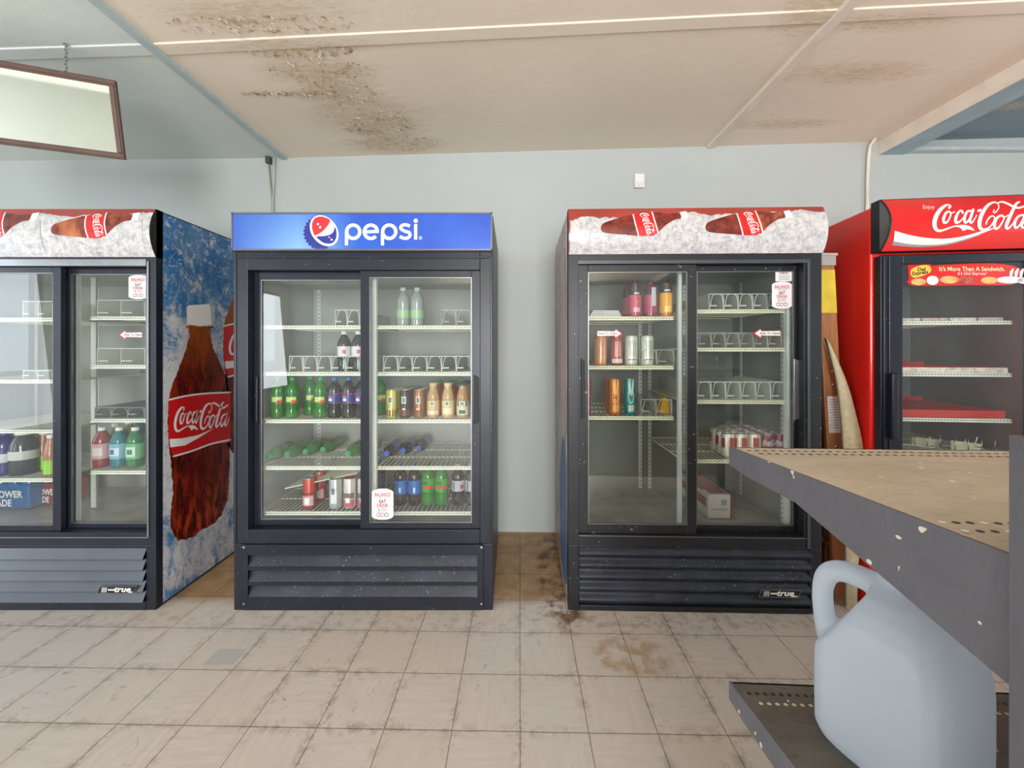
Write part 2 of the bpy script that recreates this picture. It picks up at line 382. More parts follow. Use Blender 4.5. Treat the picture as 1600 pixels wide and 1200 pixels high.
# ------------------------------------------------------------------ mesh helpers
def tag(o, label=None, cat=None, group=None, kind=None):
    if label: o['label'] = label
    if cat: o['category'] = cat
    if group: o['group'] = group
    if kind: o['kind'] = kind
    return o
def empty(name, loc=(0,0,0), rz=0, label=None, cat=None, group=None):
    o = bpy.data.objects.new(name, None); COL.objects.link(o)
    o.location = loc; o.rotation_euler = (0, 0, rz); o.empty_display_size = 0.1
    return tag(o, label, cat, group)
class MB:
    def __init__(s): s.v = []; s.f = []; s.m = []; s.mats = []; s.sm = []
    def mi(s, m):
        if m not in s.mats: s.mats.append(m)
        return s.mats.index(m)
    def add(s, vs, fs, m, smooth=False):
        b = len(s.v); s.v += [tuple(v) for v in vs]; k = s.mi(m)
        for f in fs: s.f.append(tuple(b+i for i in f)); s.m.append(k); s.sm.append(smooth)
    def box(s, x0, x1, y0, y1, z0, z1, m):
        vs = [(x, y, z) for z in (z0, z1) for y in (y0, y1) for x in (x0, x1)]
        s.add(vs, [(0,2,3,1), (4,5,7,6), (0,1,5,4), (2,6,7,3), (0,4,6,2), (1,3,7,5)], m)
    def hexa(s, bot, top, m):
        s.add(list(bot)+list(top), [(3,2,1,0), (4,5,6,7), (0,1,5,4), (1,2,6,5), (2,3,7,6), (3,0,4,7)], m)
    def tube(s, pts, r, m, n=6, closed=False):
        pts = [Vector(p) for p in pts]; rings = []
        up = Vector((0.13, 0.21, 0.97)).normalized()
        for i, p in enumerate(pts):
            a = pts[(i-1) % len(pts)] if (i > 0 or closed) else p
            b = pts[(i+1) % len(pts)] if (i < len(pts)-1 or closed) else p
            d = (b-a).normalized()
            u = d.cross(up)
            if u.length < 0.05: u = d.cross(Vector((1, 0, 0)))
            u.normalize(); v = d.cross(u)
            rr = r[i] if isinstance(r, (list, tuple)) else r
            rings.append([p+rr*(math.cos(2*PI*k/n)*u+math.sin(2*PI*k/n)*v) for k in range(n)])
        vs = [q for rg in rings for q in rg]; L = len(pts); fs = []
        for i in range(L if closed else L-1):
            j = (i+1) % L
            for k in range(n): fs.append((i*n+k, i*n+(k+1) % n, j*n+(k+1) % n, j*n+k))
        if not closed: fs += [tuple(reversed(range(n))), tuple(range((L-1)*n, L*n))]
        s.add(vs, fs, m, True)
    def lathe(s, prof, m, n=20, c=(0,0,0), capb=True, capt=True, a0=0, a1=2*PI):
        full = abs(a1-a0-2*PI) < 1e-6; nn = n if full else n+1
        vs = []; fs = []
        for r, z in prof:
            for k in range(nn):
                a = a0+(a1-a0)*k/n; vs.append((c[0]+r*math.cos(a), c[1]+r*math.sin(a), c[2]+z))
        for i in range(len(prof)-1):
            for k in range(n):
                k2 = (k+1) % nn
                fs.append((i*nn+k, i*nn+k2, (i+1)*nn+k2, (i+1)*nn+k))
        s.add(vs, fs, m, True)
        if capb and full: s.add([(c[0]+prof[0][0]*math.cos(2*PI*k/n), c[1]+prof[0][0]*math.sin(2*PI*k/n), c[2]+prof[0][1]) for k in range(n)], [tuple(reversed(range(n)))], m)
        if capt and full: s.add([(c[0]+prof[-1][0]*math.cos(2*PI*k/n), c[1]+prof[-1][0]*math.sin(2*PI*k/n), c[2]+prof[-1][1]) for k in range(n)], [tuple(range(n))], m)
    def extrude_x(s, prof, x0, x1, m, closed=True, smooth=False):
        """profile of (y,z) swept from x0 to x1"""
        n = len(prof); vs = [(x0, y, z) for y, z in prof]+[(x1, y, z) for y, z in prof]
        fs = [(i, (i+1) % n, n+(i+1) % n, n+i) for i in range(n if closed else n-1)]
        s.add(vs, fs, m, smooth)
        if closed:
            tri = tessellate_polygon([[Vector((y, z, 0)) for y, z in prof]])
            s.add(vs[:n], [tuple(reversed(t)) for t in tri], m); s.add(vs[n:], [tuple(t) for t in tri], m)
    # -------- flat art mapped on a surface: mp(u, v, e) -> xyz
    def poly(s, pts, mp, m, e=0.0, cuts=()):
        tri = tessellate_polygon([[Vector((p[0], p[1], 0)) for p in pts]])
        s.tris2d(pts, tri, mp, m, e, cuts)
    def tris2d(s, pts, tri, mp, m, e=0.0, cuts=()):
        if cuts:
            bm = bmesh.new(); vv = [bm.verts.new((p[0], p[1], 0)) for p in pts]
            for t in tri:
                try: bm.faces.new([vv[i] for i in t])
                except ValueError: pass
            for c in cuts:
                bmesh.ops.bisect_plane(bm, geom=bm.verts[:]+bm.edges[:]+bm.faces[:], plane_co=(0, c, 0), plane_no=(0, 1, 0))
            bm.verts.index_update()
            pts = [(v.co.x, v.co.y) for v in bm.verts]; tri = [tuple(v.index for v in f.verts) for f in bm.faces]; bm.free()
        s.add([mp(p[0], p[1], e) for p in pts], tri, m)
    def stroke(s, pts, wd, mp, m, e=0.0, sub=5, closed=False, caps=True):
        P, W = smooth_path(pts, wd, sub, closed)
        L = []; Rr = []; n = len(P)
        for i in range(n):
            a = P[i-1] if (i > 0 or closed) else P[i]; b = P[(i+1) % n] if (i < n-1 or closed) else P[i]
            dx, dy = b[0]-a[0], b[1]-a[1]; q = math.hypot(dx, dy) or 1; nx, ny = -dy/q, dx/q
            L.append((P[i][0]+nx*W[i]/2, P[i][1]+ny*W[i]/2)); Rr.append((P[i][0]-nx*W[i]/2, P[i][1]-ny*W[i]/2))
        vs = [mp(p[0], p[1], e) for p in L]+[mp(p[0], p[1], e) for p in Rr]
        fs = [(i, (i+1) % n, n+(i+1) % n, n+i) for i in range(n if closed else n-1)]
        s.add(vs, fs, m)
        if caps and not closed:
            for i in (0, n-1): s.disc(P[i], W[i]/2, mp, m, e)
    def disc(s, c, r, mp, m, e=0.0, n=14, ry=None):
        ry = ry or r
        s.add([mp(c[0]+r*math.cos(2*PI*k/n), c[1]+ry*math.sin(2*PI*k/n), e) for k in range(n)], [tuple(range(n))], m)
    def text(s, string, x, y, size, mp, m, e=0.0, shear=0, align='CENTER', sx=1.0, bold=0.0, cuts=(), rot=0):
        pts, tri = text2d(string, shear, align, bold)
        c, sn = math.cos(rot), math.sin(rot)
        q = [(p[0]*size*sx, p[1]*size) for p in pts]
        s.tris2d([(x+a*c-b*sn, y+a*sn+b*c) for a, b in q], tri, mp, m, e, cuts)
    def build(s, name, parent=None, bevel=0, loc=None, auto=False):
        me = bpy.data.meshes.new(name); me.from_pydata(s.v, [], s.f)
        for m in s.mats: me.materials.append(m)
        me.polygons.foreach_set('material_index', s.m); me.polygons.foreach_set('use_smooth', s.sm)
        me.update()
        o = bpy.data.objects.new(name, me); COL.objects.link(o)
        if parent: o.parent = parent
        if loc: o.location = loc
        if bevel:
            b = o.modifiers.new('bevel', 'BEVEL'); b.width = bevel; b.segments = 2; b.limit_method = 'ANGLE'; b.angle_limit = R(50)
        return o
def smooth_path(pts, wd, sub, closed=False):
    if not isinstance(wd, (list, tuple)): wd = [wd]*len(pts)
    n = len(pts); P = []; W = []
    if n < 3: return list(pts), list(wd)
    rng = n if closed else n-1
    for i in range(rng):
        g = lambda k: (k % n) if closed else max(0, min(n-1, k))
        p0, p1, p2, p3 = pts[g(i-1)], pts[g(i)], pts[g(i+1)], pts[g(i+2)]
        w1, w2 = wd[g(i)], wd[g(i+1)]
        for j in range(sub):
            t = j/sub
            P.append(tuple(0.5*((2*p1[k])+(-p0[k]+p2[k])*t+(2*p0[k]-5*p1[k]+4*p2[k]-p3[k])*t*t+(-p0[k]+3*p1[k]-3*p2[k]+p3[k])*t**3) for k in (0, 1)))
            W.append(w1+(w2-w1)*t)
    if not closed: P.append(tuple(pts[-1])); W.append(wd[-1])
    return P, W
_tc = {}
def text2d(string, shear, align, bold):
    key = (string, shear, align, bold)
    if key not in _tc:
        cu = bpy.data.curves.new('t', 'FONT'); cu.body = string; cu.size = 1; cu.shear = shear
        cu.align_x = align; cu.align_y = 'CENTER'; cu.offset = bold; cu.resolution_u = 3
        o = bpy.data.objects.new('t', cu); COL.objects.link(o)
        dg = bpy.context.evaluated_depsgraph_get(); dg.update()
        me = bpy.data.meshes.new_from_object(o.evaluated_get(dg))
        _tc[key] = ([(v.co.x, v.co.y) for v in me.vertices], [tuple(p.vertices) for p in me.polygons])
        bpy.data.objects.remove(o); bpy.data.curves.remove(cu); bpy.data.meshes.remove(me)
    return _tc[key]
def jag(pts, amp, seg, seed=0):
    """roughen an open outline"""
    rd = random.Random(seed); out = []
    for (x0, y0), (x1, y1) in zip(pts, pts[1:]):
        n = max(1, int(math.hypot(x1-x0, y1-y0)/seg))
        for i in range(n):
            t = i/n; out.append((x0+(x1-x0)*t+rd.uniform(-amp, amp)*0.6, y0+(y1-y0)*t+rd.uniform(-amp, amp)))
    out.append(pts[-1]); return out
def smooth_wide(pts, sub=6, closed=False): return smooth_path(pts, 1, sub, closed)[0]
# ------------------------------------------------------------------ script lettering (units: px of a 7.27x enlargement of the red sign)
def script_logo(mb, mp, m, e, u=1.0):
    st = lambda p, w, **k: mb.stroke(p, w, mp, m, e, **k)
    st([(748,180),(766,160),(738,146),(700,158),(645,205),(600,280),(582,350),(592,410),(628,440),(680,434),(745,410),(805,390),(860,384)],
       [26,20,16,30,44,50,50,46,32,22,18,16,14])
    mb.poly(smooth_wide([(820,392),(870,376),(930,374),(990,392),(1040,438),(1000,432),(955,424),(905,442),(890,420),(860,402)], 4, True), mp, m, e)
    st([(746,222),(712,240),(686,300),(692,346),(722,344),(752,300),(768,248)], [22,28,34,30,22,18,20], closed=True)
    st([(752,232),(780,238),(812,225)], 12)
    st([(902,236),(894,214),(862,222),(826,290),(826,344),(862,340),(905,300),(930,262)], [26,22,24,36,34,22,14,12])
    st([(990,214),(952,226),(924,290),(930,344),(958,336),(990,280),(1004,226)], [20,26,34,30,20,16,18], closed=True)
    st([(1022,202),(1000,270),(984,330),(1004,350),(1036,310),(1062,262)], [30,32,30,20,13,12])
    mb.poly([(1074,200),(1118,190),(1110,218),(1068,230)], mp, m, e)
    st([(1262,206),(1250,226),(1268,236),(1300,204),(1314,160),(1290,124),(1244,120),(1180,160),(1122,250),(1094,340),(1100,408),(1144,428),(1204,404),(1250,346),(1266,296),(1244,272),(1206,290),(1176,336),(1168,364)],
       [14,12,12,14,14,16,22,36,44,46,42,28,18,16,16,16,18,18,16])
    st([(1304,124),(1352,112),(1420,136),(1480,166),(1540,180),(1610,158),(1640,140)], [12,22,26,26,24,18,8])
    st([(1344,266),(1296,292),(1264,356),(1272,412),(1306,408),(1350,348),(1372,292)], [22,28,36,30,22,18,18], closed=True)
    st([(1352,280),(1384,284),(1420,262)], 12)
    st([(1550,112),(1510,136),(1462,230),(1408,350),(1398,402),(1424,412),(1468,366),(1500,320)], [16,30,38,40,36,22,14,12])
    st([(1580,262),(1530,282),(1494,346),(1500,402),(1534,394),(1576,330),(1596,276)], [20,26,34,30,20,16,18], closed=True)
    st([(1612,250),(1590,320),(1572,384),(1596,404),(1630,364),(1660,310)], [30,32,30,20,13,12])
# ------------------------------------------------------------------ coolers: positions read off the photograph by ray / plane intersection
class Frame:
    def __init__(s, ox, oy, deg):
        s.ox, s.oy = ox, oy; s.a = R(deg); s.r = (math.cos(s.a), -math.sin(s.a)); s.b = (math.sin(s.a), math.cos(s.a))
    def loc(s, px, py, d=0.0):
        kx = (px-CX)/FPX
        t = (d+s.ox*s.b[0]+s.oy*s.b[1])/(kx*s.b[0]+s.b[1])
        x, y = kx*t-s.ox, t-s.oy
        return x*s.r[0]+y*s.r[1], CAMZ-(py-HY)/FPX*t
    def u(s, px, d=0.0): return s.loc(px, 0, d)[0]
    def z(s, py, d=0.0, px=None): return s.loc(px if px is not None else CX+(s.ox+0.3)/s.oy*FPX, py, d)[1]
    def world(s, u, d, z=0): return (s.ox+u*s.r[0]+d*s.b[0], s.oy+u*s.r[1]+d*s.b[1], z)
F1 = Frame(-3.01, 1.915, 0); F2 = Frame(-1.3605, 1.915, 0); F3 = Frame(0.276, 1.915, 1.5); F4 = Frame(1.741, 1.90, 6)

def wall_y(x): return 2.735-0.021*x
def ceil_z(x): return 2.632+max(0, (x+1.58))*0.017 if x > -1.58 else 2.632
# ------------------------------------------------------------------ room shell
def structure(o): o['kind'] = 'structure'; return o
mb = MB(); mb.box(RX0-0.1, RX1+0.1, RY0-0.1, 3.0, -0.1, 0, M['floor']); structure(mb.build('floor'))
mb = MB()
mb.hexa([(RX0, wall_y(RX0), 0), (RX1, wall_y(RX1), 0), (RX1, 3.0, 0), (RX0, 3.0, 0)],
        [(RX0, wall_y(RX0), 2.9), (RX1, wall_y(RX1), 2.9), (RX1, 3.0, 2.9), (RX0, 3.0, 2.9)], M['wall'])
structure(mb.build('wall_front'))
def ceil_slab(mb, x0, x1, m, dz=0):
    z0, z1 = ceil_z(x0)+dz, ceil_z(x1)+dz
    mb.hexa([(x0, RY0, z0), (x1, RY0, z1), (x1, wall_y(x1)+0.02, z1), (x0, wall_y(x0)+0.02, z0)],
            [(x0, RY0, 3.0), (x1, RY0, 3.0), (x1, wall_y(x1)+0.02, 3.0), (x0, wall_y(x0)+0.02, 3.0)], m)
mb = MB(); ceil_slab(mb, RX0, -1.6, M['ceil_grey']); ceil_slab(mb, -1.6, 2.6, M['ceil_beige']); ceil_slab(mb, 2.6, RX1, M['ceil_slate'])
structure(mb.build('ceiling'))
def strip(name, x0, x1, y0, y1, th, m, zc=None):
    mb = MB(); z0, z1 = ceil_z(x0), ceil_z(x1)
    ya = lambda x: y1 if y1 is not None else wall_y(x)
    mb.hexa([(x0, y0, z0-th), (x1, y0, z1-th), (x1, ya(x1), z1-th), (x0, ya(x0), z0-th)],
            [(x0, y0, z0+0.01), (x1, y0, z1+0.01), (x1, ya(x1), z1+0.01), (x0, ya(x0), z0+0.01)], m)
    return structure(mb.build(name, bevel=0.003))
strip('trim_1', -1.632, -1.587, RY0, None, 0.016, M['grey_trim'])
strip('trim_2', 1.345, 1.395, RY0, None, 0.018, M['cream_trim'])
# cross seam strips, following the slightly skewed rows of ceiling boards
for k, ys in enumerate((1.70, 0.48, -0.74, -1.96, -3.18)):
    for j, (x0, x1, m) in enumerate(((RX0, -1.632, M['ceil_grey']), (-1.587, 1.345, M['ceil_beige']), (1.395, 2.52, M['ceil_beige']))):
        mb = MB(); s = 0.032
        y = lambda x: ys-0.04*x*1.0
        th = 0.006
        mb.hexa([(x0, y(x0)-s, ceil_z(x0)-th), (x1, y(x1)-s, ceil_z(x1)-th), (x1, y(x1)+s, ceil_z(x1)-th), (x0, y(x0)+s, ceil_z(x0)-th)],
                [(x0, y(x0)-s-0.004, ceil_z(x0)+.01), (x1, y(x1)-s-0.004, ceil_z(x1)+.01), (x1, y(x1)+s+0.004, ceil_z(x1)+.01), (x0, y(x0)+s+0.004, ceil_z(x0)+.01)], m)
        structure(mb.build('trim_%d' % (3+k*3+j), bevel=0.003))
mb = MB(); zb = CAMZ+1.334
mb.box(2.52, 2.686, RY0, wall_y(2.6), zb, 2.72, M['beam_blue'])
mb.box(2.512, 2.52, RY0, wall_y(2.5), zb, 2.72, M['cream_trim'])
structure(mb.build('trim_18', bevel=0.002))
mb = MB(); mb.box(2.69, RX1, wall_y(3)-0.05, wall_y(2.7), 2.615, 2.64, M['grey_trim']); structure(mb.build('trim_19'))
# side and rear walls with the left shop windows and openings added for the fill lights
def wall_with_opening(name, horiz, c, a0, a1, o0, o1, z0, z1, mull):
    mb = MB(); T = 0.12
    def bx(p0, p1, q0, q1, m=M['wall'], t0=0, t1=T):
        if horiz: mb.box(p0, p1, c-t1, c-t0, q0, q1, m)
        else:
            s = -1 if c < 0 else 1
            lo, hi = sorted((c+s*t0, c+s*t1)); mb.box(lo, hi, p0, p1, q0, q1, m)
    bx(a0, o0, 0, 2.9); bx(o1, a1, 0, 2.9); bx(o0, o1, 0, z0); bx(o0, o1, z1, 2.9)
    structure(mb.build(name))
    fr = MB()
    def fx(p0, p1, q0, q1):
        if horiz: fr.box(p0, p1, c-0.09, c-0.03, q0, q1, M['alu'])
        else:
            s = -1 if c < 0 else 1
            lo, hi = sorted((c+s*0.03, c+s*0.09)); fr.box(lo, hi, p0, p1, q0, q1, M['alu'])
    fx(o0, o1, z0, z0+0.05); fx(o0, o1, z1-0.05, z1)
    for k in range(mull+1):
        p = o0+(o1-o0-0.05)*k/mull; fx(p, p+0.05, z0+0.05, z1-0.05)
    return fr
fr = wall_with_opening('wall_back', True, RY0, RX0, RX1, -0.78, 1.18, 0.12, 2.5, 2); structure(fr.build('added_window_3'))  # rear opening added to go with the rear fill light
fr = wall_with_opening('wall_left', False, RX0, -0.9, 3.0, -0.05, 1.75, 0.5, 2.4, 2); structure(fr.build('window_1'))
fr = wall_with_opening('wall_left_rear', False, RX0, RY0, -0.9, -4.0, -1.7, 0.5, 2.4, 3); structure(fr.build('window_2'))
fr = wall_with_opening('wall_right', False, RX1, RY0, 3.0, -1.0, 0.4, 0.5, 2.4, 1); structure(fr.build('added_window_4'))  # right opening added to go with the right fill light
mb = MB(); mb.box(-30, 30, -40, RY0-0.15, -0.12, -0.02, mat('asphalt', (128, 126, 122), 0.9)); mb.box(-30, RX0-0.15, RY0-0.15, 20, -0.12, -0.02, mat('asphalt2', (128, 126, 122), 0.9)); structure(mb.build('ground'))
# ------------------------------------------------------------------ peeling paint on the ceiling
def peel(name, areas, n, label, seed):
    rd = random.Random(seed); mb = MB()
    ms = [mat(name+'_a', (232, 216, 198), 0.7), mat(name+'_b', (196, 170, 132), 0.8), mat(name+'_c', (178, 150, 110), 0.85)]
    for i in range(n):
        cx, cy, rx, ry = rd.choice(areas)
        a = rd.uniform(0, 2*PI); q = math.sqrt(rd.random())
        x, y = cx+rx*q*math.cos(a), cy+ry*q*math.sin(a)
        if y > wall_y(x)-0.02: continue
        z = ceil_z(x)-0.001; L = rd.uniform(0.003, 0.013)*(1.8 if rd.random() < 0.08 else 1); W = L*rd.uniform(0.2, 0.5); c = rd.uniform(0.001, 0.007)
        th = rd.gauss(0, 0.5)
        def P(s, t, h): return (x+s*L*math.cos(th)-t*W*math.sin(th), y+s*L*math.sin(th)+t*W*math.cos(th), z-h)
        j = [rd.uniform(0.6, 1.2) for _ in range(6)]
        vs = [P(-1*j[0], -.4, 0), P(-.8*j[1], .6, 0), P(0, -1*j[2], c*.35), P(0, 1*j[3], c*.4), P(1*j[4], -.5, c), P(.8*j[5], .7, c*1.2)]
        mb.add(vs, [(0,1,3,2), (2,3,5,4)], rd.choice(ms[:1]*3+ms[1:2]*3+ms[2:]))
    return tag(mb.build(name), label, 'peeling paint', kind='stuff')
peel('peeling_paint', [(-0.95,1.93,.26,.09), (-0.86,2.30,.26,.18), (-0.80,2.40,.22,.14), (-0.78,2.60,.28,.10), (-1.05,1.64,.42,.05), (-0.98,1.78,.26,.05), (-1.2,2.08,.26,.02),(-.92,2.08,.2,.1)], 1700, 'flakes of peeling stained paint on the beige ceiling above the blue-header cooler', 3)
# ------------------------------------------------------------------ wall fittings
mb = MB(); X, Yw = (997-800)/611*2.725, wall_y(0.88)
mb.box(X-0.033, X+0.033, Yw-0.03, Yw, CAMZ+250/611*2.725, CAMZ+271/611*2.725, M['white']); mb.box(X-0.02, X+0.02, Yw-0.036, Yw-0.03, CAMZ+252/611*2.725, CAMZ+258/611*2.725, M['sticker'])
tag(mb.build('wall_sensor', bevel=0.008), 'small white plastic sensor box high on the pale wall', 'sensor')
mb = MB(); Yc = wall_y(-1.7)-0.012; xx = lambda px: (px-800)/611*(Yc)
zc = lambda py: CAMZ-(py-HY)/611*Yc
cabm = mat('cable_grey', (150, 150, 132), 0.6)
mb.tube([(xx(421), Yc, zc(248)), (xx(420.5), Yc, zc(262)), (xx(423), Yc, zc(290)), (xx(425.5), Yc, zc(312)), (xx(425), Yc, zc(360))], 0.006, cabm, 6)
mb.tube([(xx(430), Yc-.002, zc(248)), (xx(429), Yc-.002, zc(285)), (xx(427), Yc-.002, zc(310)), (xx(427), Yc-.002, zc(360))], 0.005, M['wall'], 6)
mb.box(xx(417), xx(424), Yc-.02, Yc+.012, zc(256), zc(246), M['slot'])
tag(mb.build('wall_cable'), 'thin grey cables running down the wall behind the blue-header cooler', 'cable')
mb = MB(); Yc = wall_y(2.45)-0.016
mb.tube([(xx(1362), Yc-.03, zc(219)), (xx(1359), Yc, zc(228)), (xx(1357), Yc, zc(245)), (xx(1355.5), Yc, zc(280)), (xx(1355), Yc, zc(330)), (xx(1355), Yc, zc(420))], 0.010, M['cream_trim'], 8)
tag(mb.build('wall_conduit'), 'white vertical conduit on the wall left of the red cooler', 'conduit')
# ------------------------------------------------------------------ cooler pieces
def shelf_mb(u0, u1, d0, d1, z, m, pitch=0.024):
    mb = MB(); r = 0.0017
    mb.box(u0, u1, d0, d0+0.004, z-0.017, z+0.001, m)
    mb.box(u0, u1, d0+0.004, d0+0.010, z-0.004, z+0.001, m)
    n = int((u1-u0)/0.014)
    for i in range(n):
        x = u0+(i+0.5)*(u1-u0)/n; mb.box(x-0.0042, x+0.0042, d0-0.0004, d0, z-0.0085, z-0.0048, M['slot'])
    n = int((u1-u0)/pitch)
    for i in range(n+1):
        x = u0+0.004+i*(u1-u0-0.008)/n; mb.box(x-r, x+r, d0+0.004, d1, z-r, z+r, m)
    for q in (0.36, 0.66, 1.0):
        y = d0+(d1-d0)*q; mb.box(u0, u1, y-0.003, y+0.003, z-0.007, z-0.0015, m)
    mb.box(u0, u0+0.005, d0, d1, z-0.007, z, m); mb.box(u1-0.005, u1, d0, d1, z-0.007, z, m)
    return mb
def standard(parent, x, d, z0, z1, face):
    """slotted shelf upright"""
    mb = MB()
    if face == 'front':
        mb.box(x-0.010, x+0.010, d-0.004, d, z0, z1, M['liner'])
        k = z0+0.02
        while k < z1-0.02: mb.box(x-0.003, x+0.003, d-0.0046, d-0.004, k, k+0.009, M['slot']); k += 0.0254
    else:
        s = 1 if face == 'left' else -1
        a, b = sorted((x, x+s*0.004)); mb.box(a, b, d-0.010, d+0.010, z0, z1, M['liner'])
        a, b = sorted((x+s*0.004, x+s*0.0046)); k = z0+0.02
        while k < z1-0.02: mb.box(a, b, d-0.003, d+0.003, k, k+0.009, M['slot']); k += 0.0254
    return mb.build('shelf_upright', parent)
def ring_frame(mb, x0, x1, z0, z1, gx0, gx1, gz0, gz1, d0, d1, m):
    mb.box(x0, gx0, d0, d1, z0, z1, m); mb.box(gx1, x1, d0, d1, z0, z1, m)
    mb.box(gx0, gx1, d0, d1, z0, gz0, m); mb.box(gx0, gx1, d0, d1, gz1, z1, m)
def door(parent, x0, x1, z0, z1, gx0, gx1, gz0, gz1, d0, m, label, handle=None, hm=None, hdir=0):
    mb = MB(); ring_frame(mb, x0, x1, z0, z1, gx0, gx1, gz0, gz1, d0, d0+0.024, m)
    o = mb.build('sliding_door', parent, bevel=0.002); o['label'] = label
    g = MB(); g.box(gx0-0.004, gx1+0.004, d0+0.010, d0+0.014, gz0-0.004, gz1+0.004, M['glass']); g.build('glass_pane', o)
    b = MB(); w = 0.0035
    ring_frame(b, gx0, gx1, gz0, gz1, gx0+w, gx1-w, gz0+w, gz1-w, d0+0.003, d0+0.0095, M['alu']); b.build('glazing_bead', o)
    if handle:
        hx0, hx1, hz0, hz1 = handle; h = MB()
        s = 0.012
        pr = [(hx0, hz0+s), (hx0, hz1-s), (hx1, hz1), (hx1, hz0)] if hdir > 0 else [(hx1, hz0+s), (hx1, hz1-s), (hx0, hz1), (hx0, hz0)]
        h.add([(x, d0-0.012, z) for x, z in pr]+[(x, d0, z) for x, z in pr], [(0,1,2,3), (7,6,5,4), (0,4,5,1), (1,5,6,2), (2,6,7,3), (3,7,4,0)], hm or m)
        h.build('handle', o, bevel=0.002)
    return o
def balance_sticker(parent, x0, x1, z0, z1, d, label):
    mb = MB(); w = x1-x0; h = z1-z0; cx = (x0+x1)/2
    mp = lambda u, v, e: (x0+u*w, d-0.0006-e, z0+v*h)
    pts = [(0.0, .1), (.12, .04), (.35, 0), (.65, 0), (.88, .04), (1, .1), (1, .9), (.88, .96), (.65, 1), (.35, 1), (.12, .96), (0, .9)]
    mb.poly(pts, mp, M['sticker'], 0)
    ar = h/w
    def tx(s, y, size, m, sx=1): mb.text(s, 0.5, y, size, mp, m, 0.0006, sx=sx, bold=0.02)
    tx('BALANCE', .80, .17, M['pinkred'], 0.98*1.0); tx('WHAT YOU', .70, .07, M['greyink'], 1.2)
    tx('EAT', .58, .16, M['ink'], 1.1); tx('DRINK', .45, .16, M['pinkred'], 1.1); tx('& DO', .32, .15, M['greyink'], 1.1)
    for i, m in enumerate((M['ink'], M['pinkred'], M['ink'])):
        c = (.32+.18*i, .16); mb.stroke([(c[0]+.09*math.cos(a*PI/4), c[1]+.055*math.sin(a*PI/4)) for a in range(8)], .02, mp, m, 0.0006, sub=2, closed=True)
    o = mb.build('sticker', parent); o['label'] = label
    return o
def slide_sticker(parent, x0, x1, z, h, d, direction, label):
    mb = MB(); L = x1-x0; s = direction
    mp = lambda u, v, e: ((x0 if s > 0 else x1)+s*u*L, d-0.0006-e, z+v*h)
    tip = [(0.0,-.32), (.76,-.32), (.76,-.62), (1,0), (.76,.62), (.76,.32), (0.0,.32)]
    mb.poly([(p[0]*1.0+(.02 if p[0] > .9 else 0), p[1]*1.12) for p in tip], mp, M['red'], 0)
    mb.poly([(-.005 if p[0] == 0 else p[0]*0.95, p[1]*(1.1 if p[0] < .5 else .95)) for p in tip], mp, M['sticker'], 0.0005)
    mt = lambda u, v, e: ((x0+x1)/2-s*L*0.1+u*L, d-0.0006-e, z+v*L)
    mb.text('Slide To Open', 0, 0, 0.13, mt, M['ink'], 0.001, shear=0.15, bold=0.01)
    mb.v = [v for v in mb.v]
    o = mb.build('sticker', parent); o['label'] = label
    return o
def badge(parent, x0, x1, z0, z1, d):
    mb = MB(); sh = (z1-z0)*0.4
    mb.add([(x0-0*sh, d, z0), (x1, d, z0), (x1+sh, d, z1), (x0+sh-2*sh*0, d, z1)], [(0,1,2,3)], M['alu'])
    q = 0.003
    mb.add([(x0+q, d-0.0005, z0+q), (x1-q, d-0.0005, z0+q), (x1+sh-q, d-0.0005, z1-q), (x0+sh+q, d-0.0005, z1-q)], [(0,1,2,3)], M['black'])
    mp = lambda u, v, e: (x0+0.012+u, d-0.001-e, (z0+z1)/2+v)
    s = (z1-z0)
    for i in range(4): mb.poly([(.012+i*.007, -.32*s), (.015+i*.007, -.32*s), (.018+i*.007, .32*s), (.015+i*.007, .32*s)], mp, M['wire'])
    mb.poly([(.044, -.08*s), (.075, -.08*s), (.075, .1*s), (.044, .1*s)], mp, M['wire'])
    mb.text('true', 0.112, 0.002, s*1.0, mp, M['wire'], 0, shear=0.25, sx=1.25, bold=0.03)
    mb.poly([(.14, -.36*s), (x1-x0-.02, -.36*s), (x1-x0-.018, -.22*s), (.14, -.22*s)], mp, M['wire'])
    o = mb.build('badge', parent); o['label'] = 'slanted metal name badge'
    return o
def body(parent, W, D, H, op, m_side, m_front, L):
    """op: opening (u0,u1,z0,z1)"""
    u0, u1, z0, z1 = op; T = 0.035
    mb = MB()
    mb.box(0, T, 0.03, D, 0.0, H, m_side); mb.box(W-T, W, 0.03, D, 0.0, H, m_side)
    mb.box(T, W-T, D-0.03, D, 0.0, H, m_front); mb.box(T, W-T, 0.03, D-0.03, z1+0.02, H, m_front)
    mb.box(T, W-T, 0.03, D-0.03, 0.0, z0-0.015, m_front)
    mb.build('cabinet', parent, bevel=0.003)
    mb = MB()
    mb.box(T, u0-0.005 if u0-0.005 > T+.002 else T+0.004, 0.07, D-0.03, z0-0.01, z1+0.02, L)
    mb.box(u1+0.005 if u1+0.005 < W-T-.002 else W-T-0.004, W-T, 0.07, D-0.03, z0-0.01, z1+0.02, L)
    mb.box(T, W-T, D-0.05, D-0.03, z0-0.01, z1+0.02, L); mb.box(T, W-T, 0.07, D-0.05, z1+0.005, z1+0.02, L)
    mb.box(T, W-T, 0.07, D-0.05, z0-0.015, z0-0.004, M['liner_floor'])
    mb.build('liner', parent)
